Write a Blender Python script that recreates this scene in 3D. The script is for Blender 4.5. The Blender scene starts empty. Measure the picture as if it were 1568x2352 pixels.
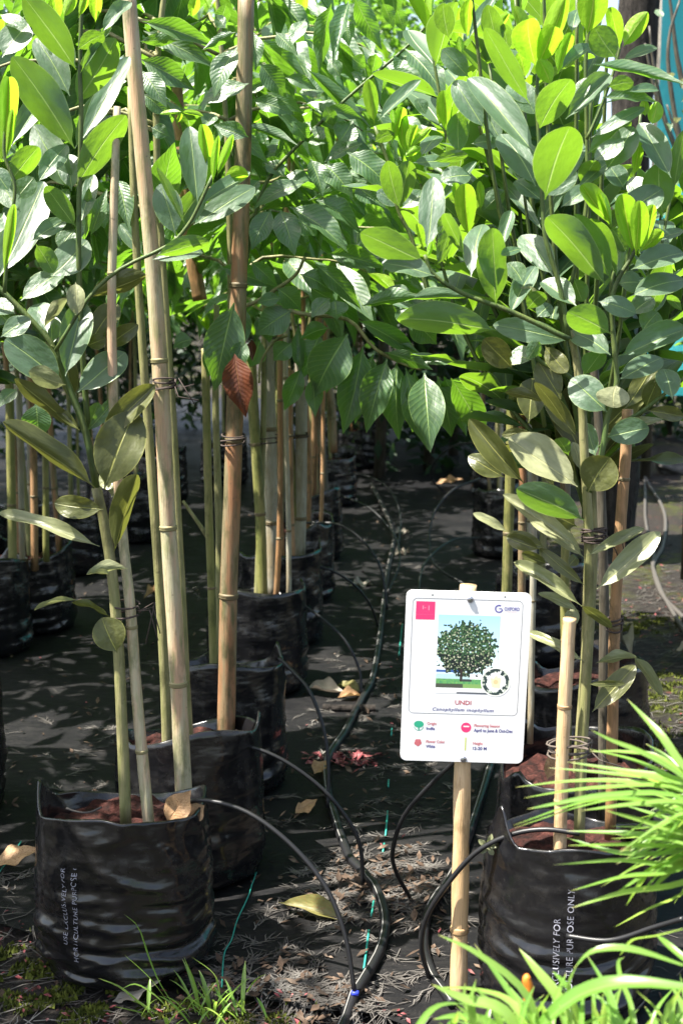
import bpy, bmesh, math, random
from mathutils import Vector, Matrix, noise
rnd = random.Random(7)
SC = bpy.context.scene
COL = SC.collection
R = math.radians

# ------------------------------------------------------------ camera, sky, sun, exposure
CAM = Vector((0, 0, 1.15)); PITCH = math.atan(479 / 3000.0); FOC = 3000.0
cam = bpy.data.cameras.new('camera'); camo = bpy.data.objects.new('camera', cam); COL.objects.link(camo)
camo.location = CAM; camo.rotation_euler = (math.pi / 2 - PITCH, 0, 0)
cam.sensor_fit = 'VERTICAL'; cam.sensor_height = 36; cam.sensor_width = 24
cam.lens = FOC / 2352 * 36; cam.clip_start = 0.05; cam.clip_end = 400
cam.dof.use_dof = True; cam.dof.focus_distance = 2.35; cam.dof.aperture_fstop = 7.0
SC.camera = camo
SUN_DIR = Vector((-0.42, -0.13, 0.89)).normalized()
w = bpy.data.worlds.new('World'); SC.world = w; w.use_nodes = True
wn = w.node_tree.nodes; sky = wn.new('ShaderNodeTexSky'); sky.sky_type = 'NISHITA'; sky.sun_disc = False
sky.sun_elevation = math.asin(SUN_DIR.z); sky.sun_rotation = math.atan2(SUN_DIR.x, SUN_DIR.y) % (2 * math.pi)
sky.air_density = 1.0; sky.dust_density = 2.5; sky.ozone_density = 0.6
wn['Background'].inputs[1].default_value = 0.085
hs = wn.new('ShaderNodeHueSaturation'); hs.inputs['Saturation'].default_value = .8   # hazy, whitish sky
w.node_tree.links.new(sky.outputs[0], hs.inputs['Color']); w.node_tree.links.new(hs.outputs[0], wn['Background'].inputs[0])
sl = bpy.data.lights.new('sun', 'SUN'); slo = bpy.data.objects.new('sun', sl); COL.objects.link(slo)
sl.energy = 5.0; sl.angle = R(0.5); sl.color = (1, 0.95, 0.86)
slo.rotation_euler = SUN_DIR.to_track_quat('Z', 'Y').to_euler(); slo.location = (0, 0, 20)
SC.view_settings.view_transform = 'Standard'; SC.view_settings.look = 'None'
SC.view_settings.gamma = 1; SC.view_settings.use_curve_mapping = False
SC.view_settings.exposure = 2.05

# ------------------------------------------------------------ survey helpers (photo ray -> place in the world)
FW = Vector((0, math.cos(PITCH), -math.sin(PITCH))); UP = Vector((0, math.sin(PITCH), math.cos(PITCH)))
def ray(x, y): return FW + Vector((1, 0, 0)) * ((x - 784) / FOC) + UP * ((1176 - y) / FOC)
def G(x, y, z=0.0):
    d = ray(x, y); return CAM + d * ((z - CAM.z) / d.z)
def PY(x, y, Y):
    d = ray(x, y); return CAM + d * (Y / d.y)
def proj(p):
    v = p - CAM; k = v.dot(FW)
    if k < .05: return (-9999, -9999)
    return 784 + v.x / k * FOC, 1176 - v.dot(UP) / k * FOC

# ------------------------------------------------------------ object helpers
def tag(o, label=None, cat=None, group=None, kind=None):
    if label: o['label'] = label
    if cat: o['category'] = cat
    if group: o['group'] = group
    if kind: o['kind'] = kind
    return o
def empty(name, loc=(0, 0, 0), **k):
    o = bpy.data.objects.new(name, None); COL.objects.link(o); o.location = loc; o.empty_display_size = .05
    return tag(o, **k)
def link(name, me, parent=None, M=None):
    o = bpy.data.objects.new(name, me); COL.objects.link(o)
    if parent is not None:
        o.parent = parent
        T = Matrix.Translation(-parent.location) if parent.parent is None else Matrix()
        if parent.rotation_euler.y or parent.rotation_euler.z or parent.rotation_euler.x: T = Matrix()
        o.matrix_local = T @ M if M is not None else T
    elif M is not None: o.matrix_local = M
    return o
def mesh(name, V, F, mat, smooth=True, uv=None):
    me = bpy.data.meshes.new(name); me.from_pydata([tuple(v) for v in V], [], F); me.materials.append(mat)
    if smooth: me.polygons.foreach_set('use_smooth', [True] * len(me.polygons))
    if uv:
        l = me.uv_layers.new(name='UVMap')
        l.data.foreach_set('uv', [c for p in me.loops for c in uv[p.vertex_index]])
    me.update(); return me
def spline(pts, n):
    """Catmull-Rom through pts (any dims as tuples)"""
    pts = [tuple(p) for p in pts]
    if len(pts) < 3:
        return [tuple(a + (b - a) * i / n for a, b in zip(pts[0], pts[-1])) for i in range(n + 1)]
    P = [tuple(2 * a - b for a, b in zip(pts[0], pts[1]))] + pts + [tuple(2 * a - b for a, b in zip(pts[-1], pts[-2]))]
    out = []; m = len(pts) - 1
    for i in range(n + 1):
        s = i / n * m; k = min(int(s), m - 1); t = s - k
        out.append(tuple(.5 * (2 * b + (c - a) * t + (2 * a - 5 * b + 4 * c - d) * t * t + (3 * b - a - 3 * c + d) * t ** 3)
                         for a, b, c, d in zip(P[k], P[k + 1], P[k + 2], P[k + 3])))
    return out
def tube_geo(pts, rad, sides=8, cap=True, jit=0, seed=0):
    V, F, UVs = [], [], []
    pts = [Vector(p) for p in pts]; n = len(pts); ref = None; L = 0
    for i, p in enumerate(pts):
        t = (pts[min(i + 1, n - 1)] - pts[max(i - 1, 0)]).normalized()
        if ref is None: ref = t.orthogonal().normalized()
        ref = (ref - t * ref.dot(t)).normalized(); b = t.cross(ref)
        if i: L += (p - pts[i - 1]).length
        for s in range(sides):
            a = 2 * math.pi * s / sides
            r = rad[i] * (1 + (jit * noise.noise(Vector((math.cos(a), math.sin(a), L * 30 + seed))) if jit else 0))
            V.append(p + (ref * math.cos(a) + b * math.sin(a)) * r); UVs.append((s / sides, L))
    for i in range(n - 1):
        for s in range(sides):
            s2 = (s + 1) % sides
            F.append((i * sides + s, i * sides + s2, (i + 1) * sides + s2, (i + 1) * sides + s))
    if cap: F.append(tuple(range(sides))[::-1]); F.append(tuple((n - 1) * sides + s for s in range(sides)))
    return V, F, UVs
def tube(name, pts, rad, mat, parent=None, sides=8, jit=0, seed=0):
    if not isinstance(rad, (list, tuple)): rad = [rad] * len(pts)
    V, F, U = tube_geo(pts, rad, sides, True, jit, seed)
    return link(name, mesh(name, V, F, mat, True, U), parent)
def lerp(a, b, t): return a + (b - a) * t

# ------------------------------------------------------------ materials
class NT:
    def __init__(s, name):
        s.m = bpy.data.materials.new(name); s.m.use_nodes = True; s.t = s.m.node_tree; s.n = s.t.nodes
        s.b = s.n['Principled BSDF']; s.out = s.n['Material Output']
    def node(s, typ, **k):
        x = s.n.new(typ)
        for a, v in k.items(): setattr(x, a, v)
        return x
    def l(s, a, b): s.t.links.new(a, b)
    def math(s, op, a, b=None, c=None, clamp=False):
        x = s.node('ShaderNodeMath', operation=op, use_clamp=clamp)
        for i, v in enumerate((a, b, c)):
            if v is None: continue
            if isinstance(v, (int, float)): x.inputs[i].default_value = v
            else: s.l(v, x.inputs[i])
        return x.outputs[0]
    def mix(s, fac, a, b, typ='MIX'):
        x = s.node('ShaderNodeMix', data_type='RGBA', blend_type=typ)
        for i, v in ((0, fac), (6, a), (7, b)):
            if isinstance(v, (int, float)): x.inputs[i].default_value = v
            elif isinstance(v, tuple): x.inputs[i].default_value = (*v, 1)
            else: s.l(v, x.inputs[i])
        return x.outputs[2]
    def ramp(s, fac, *stops):
        x = s.node('ShaderNodeValToRGB'); e = x.color_ramp.elements
        while len(e) < len(stops): e.new(.5)
        for i, (p, c) in enumerate(stops): e[i].position = p; e[i].color = (*c, 1) if isinstance(c, tuple) else (c, c, c, 1)
        s.l(fac, x.inputs[0]); return x.outputs[0]
    def noise(s, scale, detail=4, vec=None, stretch=None, rough=.55):
        x = s.node('ShaderNodeTexNoise'); x.inputs['Scale'].default_value = scale; x.inputs['Detail'].default_value = detail
        x.inputs['Roughness'].default_value = rough
        if vec is None: vec = s.node('ShaderNodeTexCoord').outputs['Object']
        if stretch:
            mp = s.node('ShaderNodeMapping'); mp.inputs['Scale'].default_value = stretch; s.l(vec, mp.inputs[0]); vec = mp.outputs[0]
        s.l(vec, x.inputs['Vector']); return x.outputs['Fac']
    def bump(s, h, strength=.3, dist=.01):
        x = s.node('ShaderNodeBump'); x.inputs['Strength'].default_value = strength; x.inputs['Distance'].default_value = dist
        s.l(h, x.inputs['Height']); s.l(x.outputs[0], s.b.inputs['Normal']); return x.outputs[0]
    def set(s, col=None, rough=.5, spec=.5):
        if col is not None:
            if isinstance(col, tuple): s.b.inputs['Base Color'].default_value = (*col, 1)
            else: s.l(col, s.b.inputs['Base Color'])
        if isinstance(rough, (int, float)): s.b.inputs['Roughness'].default_value = rough
        else: s.l(rough, s.b.inputs['Roughness'])
        s.b.inputs['Specular IOR Level'].default_value = spec
        return s.m

def plain(name, col, rough=.5, spec=.5): return NT(name).set(col, rough, spec)

def leaf_mat(name, dark, light, trans, rib, fac=.4, rough=.3, veins=False, spec=.5, blotch=None):
    t = NT(name)
    uv = t.node('ShaderNodeUVMap'); sep = t.node('ShaderNodeSeparateXYZ'); t.l(uv.outputs[0], sep.inputs[0])
    d = t.math('ABSOLUTE', t.math('SUBTRACT', sep.outputs[0], .5))
    rnd_ = t.node('ShaderNodeObjectInfo').outputs['Random']
    nz = t.noise(9, 3)
    col = t.mix(t.math('MULTIPLY_ADD', nz, .5, t.math('MULTIPLY', rnd_, .6), clamp=True), dark, light)
    tr = t.mix(rnd_, trans, tuple(c * .72 for c in trans))
    sp_ = t.ramp(t.noise(75, 2), (.70, 0.0), (.74, .7)); col = t.mix(sp_, col, (.10, .07, .03)); tr = t.mix(sp_, tr, (.12, .08, .02))
    tone = t.ramp(t.noise(5, 2), (.3, .78), (.7, 1.25)); col = t.mix(1.0, col, tone, 'MULTIPLY')
    if blotch:
        bl = t.ramp(t.noise(28, 5), (.56, 0.0), (.66, 1.0)); col = t.mix(bl, col, blotch); tr = t.mix(bl, tr, blotch)
    ribm = t.ramp(t.math('MULTIPLY', d, t.math('ADD', sep.outputs[1], .35)), (.008, 1.0), (.020, 0.0))
    edge = t.ramp(d, (.475, 0.0), (.492, .55))
    m = t.math('MAXIMUM', ribm, edge)
    h = t.math('MULTIPLY', ribm, -.6)
    if veins:
        ph = t.math('MULTIPLY', t.math('SUBTRACT', sep.outputs[1], t.math('MULTIPLY', d, .42)), 82)
        sv = t.math('SINE', ph)
        vm = t.ramp(t.math('MULTIPLY_ADD', sv, .5, .5), (.88, 0.0), (1.0, .26)); m = t.math('MAXIMUM', m, vm)
        h = t.math('ADD', h, t.math('MULTIPLY', sv, .07))
    else:
        sv = t.math('SINE', t.math('MULTIPLY', t.math('SUBTRACT', sep.outputs[1], t.math('MULTIPLY', d, .25)), 260))
        pass
    h = t.math('ADD', h, t.math('MULTIPLY', t.noise(5, 2), .9))
    col = t.mix(m, col, rib); tr = t.mix(m, tr, tuple(min(1, c * 1.25) for c in rib))
    nrm = t.bump(h, .45, .004)
    t.set(col, rough, spec)
    tl = t.node('ShaderNodeBsdfTranslucent'); t.l(tr, tl.inputs[0]); t.l(nrm, tl.inputs['Normal'])
    mx = t.node('ShaderNodeMixShader'); mx.inputs[0].default_value = fac
    t.l(t.b.outputs[0], mx.inputs[1]); t.l(tl.outputs[0], mx.inputs[2]); t.l(mx.outputs[0], t.out.inputs[0])
    return t.m
M = {}
M['A'] = leaf_mat('waxy_leaf', (.040, .092, .052), (.078, .138, .068), (.26, .50, .022), (.30, .42, .12), .40, .46, spec=1.0)
M['B'] = leaf_mat('veined_leaf', (.030, .082, .036), (.062, .125, .048), (.22, .49, .022), (.26, .40, .10), .41, .43, True, spec=1.0)
M['DK'] = leaf_mat('far_shade_leaf', (.010, .030, .018), (.020, .050, .026), (.06, .15, .015), (.06, .10, .04), .3, .5)  # darker leaf colour stands in for the shade low in the far rows
M['Y'] = leaf_mat('young_leaf', (.13, .31, .020), (.26, .40, .030), (.42, .80, .03), (.48, .55, .08), .5, .36)
M['O'] = leaf_mat('shade_olive_leaf', (.050, .062, .016), (.105, .110, .036), (.20, .22, .035), (.30, .30, .08), .33, .36, blotch=None)  # shade and light through the blade are put into this olive colour
M['P'] = leaf_mat('pale_leaf', (.17, .19, .085), (.26, .27, .15), (.34, .38, .14), (.38, .38, .18), .33, .34)
M['D'] = leaf_mat('dead_red_leaf', (.05, .012, .006), (.12, .032, .010), (.13, .03, .006), (.15, .06, .02), .25, .5, True)
M['T'] = leaf_mat('tan_leaf', (.30, .17, .075), (.42, .27, .15), (.4, .25, .1), (.35, .2, .1), .2, .6, True, .3, (.16, .07, .025))
M['GREYLEAF'] = leaf_mat('grey_dry_leaf', (.20, .17, .13), (.33, .30, .25), (.3, .25, .2), (.25, .2, .15), .15, .6, True, .3)
M['YG'] = leaf_mat('yellowing_leaf', (.12, .12, .035), (.19, .17, .06), (.2, .19, .05), (.2, .18, .07), .2, .5, False, .4, (.20, .10, .03))

def bamboo_mat(name, c1, c2, c3, sc=1):
    t = NT(name); co = t.node('ShaderNodeTexCoord').outputs['Object']
    n1 = t.noise(6 * sc, 4, co, (5, 5, .8)); n2 = t.noise(30, 5, co, (3, 3, .6)); n3 = t.noise(70, 3, co)
    col = t.mix(t.ramp(n1, (.42, 0.0), (.58, 1.0)), c1, c2)
    col = t.mix(t.ramp(n2, (.5, 0.0), (.7, .8)), col, c3)
    col = t.mix(t.ramp(n3, (.66, 0.0), (.74, .7)), col, tuple(c * .3 for c in c1))
    fb = t.noise(160, 2, co, (4, 4, .12)); col = t.mix(t.ramp(fb, (.52, 0.0), (.75, .45)), col, tuple(c * .45 for c in c2))
    blot = t.noise(11, 6, co, (2, 2, .7), .7); col = t.mix(t.ramp(blot, (.52, 0.0), (.64, .75)), col, tuple(c * .55 for c in c3))
    t.bump(t.math('ADD', n2, fb), .35, .003); return t.set(col, .5, .35)
M['BAM_PALE'] = bamboo_mat('pale_bamboo', (.42, .38, .25), (.46, .30, .19), (.24, .25, .11))
M['BAM_TAN'] = bamboo_mat('tan_bamboo', (.50, .33, .17), (.56, .40, .24), (.42, .27, .13))
M['BAM_OLD'] = bamboo_mat('weathered_bamboo', (.20, .165, .095), (.28, .14, .07), (.075, .085, .03))
M['BAM_GREEN'] = bamboo_mat('olive_bamboo', (.17, .17, .05), (.22, .20, .08), (.10, .12, .03))
M['BAM_ORANGE'] = bamboo_mat('orange_bamboo', (.27, .145, .065), (.34, .20, .105), (.15, .10, .045))
M['BAM_GREY'] = bamboo_mat('grey_bamboo', (.30, .28, .22), (.24, .20, .13), (.38, .37, .30))
M['NODE'] = plain('bamboo_node', (.13, .10, .05), .6)
M['STEM'] = bamboo_mat('green_stem', (.06, .10, .025), (.09, .12, .03), (.05, .08, .02), 3)
M['WOOD'] = bamboo_mat('olive_trunk', (.19, .19, .075), (.25, .23, .11), (.13, .13, .05), 3)
M['DARKWOOD'] = bamboo_mat('dark_trunk', (.06, .05, .035), (.09, .08, .06), (.04, .035, .025), 3)
M['TWINE'] = plain('old_twine', (.05, .035, .03), .9)
M['TWINE2'] = plain('fibre_twine', (.085, .068, .055), .9)

t = NT('black_film'); co = t.node('ShaderNodeTexCoord').outputs['Object']
n1 = t.noise(6, 3, co, (1, 1, 2.6)); n2 = t.noise(30, 3, co, (1, 1, 1.6)); n3 = t.noise(60, 6, co)
dust = t.ramp(t.math('MULTIPLY', n1, n3), (.24, 0.0), (.48, .6))
t.bump(t.math('ADD', t.math('MULTIPLY', n1, 1.0), t.math('MULTIPLY', n2, .05)), .22, .03)
t.set(t.mix(dust, (.006, .006, .007), (.022, .020, .018)), t.math('MULTIPLY_ADD', dust, .35, .20), .6); M['BAG'] = t.m
t = NT('red_soil'); n = t.noise(60, 6); t.bump(t.noise(90, 5), 1, .012)
t.set(t.ramp(n, (.35, (.012, .005, .004)), (.58, (.042, .013, .010)), (.72, (.085, .034, .026))), .95, .2); M['SOIL'] = t.m
M['PRINT'] = plain('worn_white_print', (.22, .22, .26), .6)
M['TUBE'] = plain('black_tube', (.010, .010, .011), .42, .4)
M['CLIP'] = plain('white_clip', (.62, .62, .60), .5)
M['STRIPE'] = plain('white_stripe', (.22, .215, .20), .6)
M['BLUE'] = plain('blue_plug', (.03, .05, .5), .4)

t = NT('weed_mat'); co = t.node('ShaderNodeTexCoord').outputs['Object']
wv = t.node('ShaderNodeTexWave'); wv.bands_direction = 'X'; wv.inputs['Scale'].default_value = 160; wv.inputs['Distortion'].default_value = 1
wv2 = t.node('ShaderNodeTexWave'); wv2.bands_direction = 'Y'; wv2.inputs['Scale'].default_value = 160; wv2.inputs['Distortion'].default_value = 1
for x in (wv, wv2): t.l(co, x.inputs['Vector'])
n1 = t.noise(3, 5, co); n2 = t.noise(40, 6, co, (.6, 2, 1)); n3 = t.noise(120, 3, co)
dirt = t.ramp(t.math('MULTIPLY', n1, n2), (.22, 0.0), (.40, .75))
col = t.mix(dirt, (.0042, .0042, .0050), (.014, .013, .0125))
col = t.mix(t.ramp(n3, (.62, 0.0), (.74, .4)), col, (.06, .055, .05))
t.bump(t.math('ADD', t.math('MULTIPLY', t.math('ADD', wv.outputs[1], wv2.outputs[1]), .12), t.math('MULTIPLY', n2, .8)), .5, .006)
t.set(col, t.math('MULTIPLY_ADD', dirt, .3, .55), .18); M['MAT'] = t.m

t = NT('soil_ground'); co = t.node('ShaderNodeTexCoord').outputs['Object']
n1 = t.noise(2.2, 5, co); n2 = t.noise(45, 8, co, (.7, 1.6, 1), .7); n3 = t.noise(14, 5, co); n4 = t.noise(120, 4, co)
col = t.ramp(n2, (.32, (.009, .007, .006)), (.5, (.026, .021, .018)), (.66, (.060, .050, .043)))
moss = t.math('MULTIPLY', t.ramp(n1, (.47, 0.0), (.58, 1.0)), t.ramp(n3, (.42, 0.0), (.56, 1.0)))
col = t.mix(moss, col, t.ramp(n4, (.35, (.025, .03, .006)), (.65, (.075, .085, .012))))
col = t.mix(t.math('MULTIPLY', t.ramp(t.noise(33, 3, co), (.63, 0.0), (.68, .8)), .8), col, (.14, .045, .035))
t.bump(t.math('ADD', n2, t.math('MULTIPLY', n4, .4)), 1, .03); t.set(col, .92, .25); M['GROUND'] = t.m
t = NT('needle_litter'); n = t.noise(9, 3); t.set(t.ramp(n, (.35, (.035, .032, .029)), (.55, (.09, .082, .074)), (.7, (.17, .16, .145))), .8, .3); M['NEEDLE'] = t.m
t = NT('pink_petals'); n = t.noise(70, 3); t.set(t.ramp(n, (.35, (.09, .015, .018)), (.55, (.22, .055, .06)), (.7, (.30, .17, .15))), .7, .3); M['PETAL'] = t.m
t = NT('moss'); n = t.noise(40, 3); t.set(t.ramp(n, (.35, (.03, .04, .006)), (.65, (.09, .105, .014))), .9, .2); M['MOSS'] = t.m
t = NT('bark'); co = t.node('ShaderNodeTexCoord').outputs['Object']; n = t.noise(16, 7, co, (3, 3, .7), .7)
t.bump(n, 1, .04); t.set(t.ramp(n, (.35, (.012, .010, .009)), (.65, (.065, .055, .048))), .9, .2); M['BARK'] = t.m
t = NT('rock'); n = t.noise(14, 7); t.bump(n, .8, .02); t.set(t.ramp(n, (.35, (.05, .047, .045)), (.65, (.12, .11, .105))), .85); M['ROCK'] = t.m
t = NT('turquoise_sheet'); co = t.node('ShaderNodeTexCoord').outputs['Object']
n = t.noise(1.6, 5, co, (1, 1, .6)); t.bump(n, .5, .05); t.set(t.ramp(n, (.35, (.03, .40, .42)), (.65, (.08, .52, .54))), .55); M['NET'] = t.m
t = NT('grass_blade'); uv = t.node('ShaderNodeUVMap'); sep = t.node('ShaderNodeSeparateXYZ'); t.l(uv.outputs[0], sep.inputs[0])
d = t.math('ABSOLUTE', t.math('SUBTRACT', sep.outputs[0], .5)); rn = t.node('ShaderNodeObjectInfo').outputs['Random']
col = t.mix(rn, (.10, .22, .035), (.19, .30, .065)); col = t.mix(t.ramp(d, (.02, .6), (.10, 0.0)), col, (.20, .30, .09))
col = t.mix(t.ramp(sep.outputs[1], (.93, 0.0), (1.0, .8)), col, (.42, .36, .14))
t.set(col, .30, .5); tl = t.node('ShaderNodeBsdfTranslucent'); t.l(t.mix(rn, (.40, .66, .08), (.58, .80, .16)), tl.inputs[0])
mx = t.node('ShaderNodeMixShader'); mx.inputs[0].default_value = .42; t.l(t.b.outputs[0], mx.inputs[1]); t.l(tl.outputs[0], mx.inputs[2]); t.l(mx.outputs[0], t.out.inputs[0]); M['BLADE'] = t.m
M['THREAD'] = plain('teal_thread', (.02, .26, .20), .6)
M['ORANGE'] = plain('orange_leaf', (.55, .16, .02), .5)
M['WHITE'] = plain('white_board', (.72, .72, .73), .4)
M['STEEL'] = plain('steel_screw', (.45, .45, .50), .3); M['STEEL'].node_tree.nodes['Principled BSDF'].inputs['Metallic'].default_value = .9
for k, c in dict(PINK=(.80, .04, .16), RED=(.42, .05, .07), NAVY=(.045, .04, .20), LILAC=(.12, .11, .34), LINE=(.16, .16, .17), TEAL=(.03, .34, .20), ROSE=(.50, .13, .15), LIME=(.50, .55, .15), PALEPINK=(.85, .25, .36), HOLE=(.03, .03, .03)).items():
    M[k] = plain('print_' + k.lower(), c, .45)
t = NT('photo_print'); at = t.node('ShaderNodeVertexColor'); at.layer_name = 'Col'; t.set(at.outputs[0], .35); M['PHOTO'] = t.m
t = NT('water_drop'); t.set((.9, .95, .95), .03); t.b.inputs['Transmission Weight'].default_value = 1; t.b.inputs['IOR'].default_value = 1.33; M['DROP'] = t.m

# ------------------------------------------------------------ ground and weed mat
def gh(x, y):
    return .012 * noise.noise(Vector((x * 3, y * 3, 0))) + .03 * max(0, x - .9) * noise.noise(Vector((x, y, 5)))
V, F = [], []
xs = [-60, -25, -12, -6, -4] + [-3 + i * .1 for i in range(61)] + [4, 6, 12, 25, 60]
ys = [-3, -1, .5] + [1 + i * .1 for i in range(81)] + [10, 12, 16, 25, 50, 120]
for y in ys:
    for x in xs: V.append((x, y, gh(x, y) - .012))
nx = len(xs)
for j in range(len(ys) - 1):
    for i in range(nx - 1): F.append((j * nx + i, j * nx + i + 1, (j + 1) * nx + i + 1, (j + 1) * nx + i))
tag(link('ground', mesh('ground', V, F, M['GROUND'])), kind='structure')

edge_pts = [G(-200, 2060), G(60, 2150), G(300, 2250), G(560, 2300), G(830, 2340), G(1100, 2420), G(1568, 2480)]
def front_y(x):
    for a, b in zip(edge_pts, edge_pts[1:]):
        if a.x <= x <= b.x: return lerp(a.y, b.y, (x - a.x) / (b.x - a.x))
    return edge_pts[0].y if x < edge_pts[0].x else edge_pts[-1].y
def mat_right(y): return .70 + .075 * (y - 2.2) + .03 * math.sin(y * 3)
def mz(x, y):
    h = noise.noise(Vector((x * 2.2, y * 9, 1))) * .5 + noise.noise(Vector((x * 5, y * 22, 3))) * .3
    h = max(0, h) ** 1.4
    return .008 + .026 * h
V, F = [], []; NX, NYm = 170, 360
for j in range(NYm + 1):
    s = j / NYm
    for i in range(NX + 1):
        u = i / NX; x0 = -5.0
        y0 = 1.6 + (16 - 1.6) * s ** 1.6
        x = lerp(x0, mat_right(y0), u)
        y = front_y(x) + .012 * noise.noise(Vector((x * 9, 0, 0))) + (16 - front_y(x)) * s ** 1.6
        V.append((x, y, mz(x, y)))
for j in range(NYm):
    for i in range(NX): F.append((j * (NX + 1) + i, j * (NX + 1) + i + 1, (j + 1) * (NX + 1) + i + 1, (j + 1) * (NX + 1) + i))
tag(link('weed_mat', mesh('weed_mat', V, F, M['MAT'])), kind='structure')
def on_mat(x, y): return y > front_y(x) and x < mat_right(y)
def hz(x, y): return mz(x, y) if on_mat(x, y) else gh(x, y) - .010

# ------------------------------------------------------------ leaf meshes
def leaf_geo(kind, fold, curl, wave, seed, nx=4, ny=13):
    V, F, U = [], [], []; rr = random.Random(seed); p1 = rr.uniform(0, 6); p2 = rr.uniform(0, 6); asym = rr.uniform(-.05, .05); bend = rr.uniform(-.06, .06)
    pet = {'A': .07, 'B': .06, 'D': .05}[kind]
    for j in range(ny + 1):
        t = j / ny
        if kind == 'A': t = lerp(t, (1 - math.cos(math.pi * t)) / 2, .75)
        s = max(0, (t - pet) / (1 - pet))
        if kind == 'A': wd = max(.035, (1 - abs(2 * min(1, s) ** 1.12 - 1) ** 2.1) ** .64) if t < .999 else .06
        else:
            wd = math.sin(math.pi * s ** .82) ** .95 if s < 1 else 0
            k = max(0, (s - .72) / .28); wd = max(.022 if t < 1 else .004, wd * (1 - .45 * k * (1 - k) * 2.2))
        for i in range(nx + 1):
            u = i / nx; x = (u - .5) * wd
            a = abs(x) * 2
            z = fold * a * .3 - curl * (t - .15) ** 2 + wave * a * a * math.sin(t * (9 if kind == 'A' else 15) + p1 + (2.2 if u > .5 else 0)) + .012 * math.sin(t * 6 + p2)
            V.append((x * .5 * 2 + asym * wd * a * (1 if u > .5 else .3) + bend * math.sin(math.pi * t), t, z)); U.append((u, t))
    for j in range(ny):
        for i in range(nx):
            a = j * (nx + 1) + i; F.append((a, a + 1, a + nx + 2, a + nx + 1))
    return V, F, U
LEAF = {}
def variants(key, kind, mat, n, fold, curl, wave, **k):
    LEAF[key] = []
    for q in range(n):
        f, c, wv_ = (rnd.uniform(*fold), rnd.uniform(*curl), rnd.uniform(*wave))
        V, F, U = leaf_geo(kind, f, c, wv_, q + hash(len(key)) % 7 + 11, **k)
        LEAF[key].append(mesh('leaf', V, F, M[mat], True, U))
variants('A', 'A', 'A', 10, (.05, .55), (-.05, .28), (.0, .05))
variants('B', 'B', 'B', 10, (.10, .6), (.05, .50), (.015, .06))
variants('Y', 'A', 'Y', 6, (.3, .9), (-.25, .15), (.0, .03))
variants('O', 'A', 'O', 8, (.05, .5), (-.1, .35), (.01, .06))
variants('P', 'A', 'P', 6, (.1, .6), (-.1, .35), (.01, .06))
variants('D', 'D', 'D', 3, (.2, .8), (.2, .5), (.04, .08))
variants('T', 'D', 'T', 4, (.2, .9), (-.3, .4), (.06, .14))
variants('S', 'D', 'GREYLEAF', 4, (.2, .9), (-.3, .4), (.06, .14))
variants('H', 'A', 'YG', 3, (.2, .6), (-.1, .2), (.03, .08))
LNAME = dict(A='leaf', B='leaf', Y='young_leaf', O='leaf', P='leaf', D='dead_leaf', T='dry_leaf', S='dry_leaf', H='dry_leaf')
NLEAF = [0]
def put_leaf(tree, base, tip, nrm, width, key, name=None, rr=rnd):
    a = tip - base; L = a.length; a = a / L
    n = nrm - a * nrm.dot(a); n.normalize(); s = a.cross(n)
    Mx = Matrix(((s.x * width, a.x * L, n.x * L, base.x), (s.y * width, a.y * L, n.y * L, base.y), (s.z * width, a.z * L, n.z * L, base.z), (0, 0, 0, 1)))
    NLEAF[0] += 1
    return link(name or LNAME[key], rr.choice(LEAF[key]), tree, Mx)
ZUP = Vector((0, 0, 1))
def hero(tree, bx, by, tx, ty, wpx, code, Y, key='A', dd=0.0):
    """a leaf surveyed in the photo: base and tip in photo pixels at distance Y; code g = upper side to the sky and the camera,
    t = underside to the camera, n = face-on"""
    B = PY(bx, by, Y + dd); T0 = PY(tx, ty, Y + dd)
    v = T0 - B; vert = v.z / max(1e-6, v.length)
    k = {'g': .75, 't': -.55, 'n': .15}[code] * rnd.uniform(.75, 1.25)
    T = PY(tx, ty, Y + dd + v.length * vert * k * .9 + rnd.uniform(-.02, .02))
    toc = (CAM - B).normalized(); toc.z = 0; toc.normalize()
    side = Vector((rnd.uniform(-.25, .25), 0, 0))
    n = toc + ZUP * k * 1.0 + side
    a = (T - B).normalized(); n = (n - a * n.dot(a)).normalized()
    sd = a.cross(n).dot((CAM - B).normalized()); vis = math.sqrt(max(0, 1 - sd * sd))
    wm = wpx / FOC * (B - CAM).dot(FW) / max(.6, vis)
    # leaf +Z is its upper side: turn it over when the camera sees the underside
    nn = n if code != 't' else -n
    return put_leaf(tree, B, T, nn, wm, key)

# ------------------------------------------------------------ grow bags
def bag_r(th, z, H, R0, seed):
    tz = z / H
    r = R0 * (1.03 - .05 * tz + .02 * math.sin(math.pi * tz))
    r *= 1 + .018 * noise.noise(Vector((math.cos(th) * 1.3, math.sin(th) * 1.3, seed)))
    f = noise.noise(Vector((math.cos(th) * 1.2 + seed, math.sin(th) * 1.2, z * 52 + .9 * math.sin(th * 2 + seed))))
    lo = max(0, 1 - tz * 1.25)
    r += R0 * (.075 * lo + .008) * (f if f > 0 else f * 1.3)
    g = noise.noise(Vector((math.cos(th) * 4 + seed * 3, math.sin(th) * 4, z * 14)))
    r += R0 * .014 * g
    q = noise.noise(Vector((math.cos(th) * .9 + seed * 2, math.sin(th) * .9, z * 30 + .5 * math.sin(th * 3 + seed)))); r += R0 * .020 * max(0, 1 - 5 * abs(q)) * (lo + .12)
    q = noise.noise(Vector((th * 1.6 + z * 9, seed * 5, z * 7 - th * .8))); r += R0 * .030 * max(0, 1 - 4 * abs(q)) * (.25 + tz)
    r += R0 * .022 * max(0, tz - .7) / .3 * noise.noise(Vector((math.cos(th) * 3.5, math.sin(th) * 3.5, seed + 9)))
    if tz < .07: r *= .93 + tz
    return r
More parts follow.
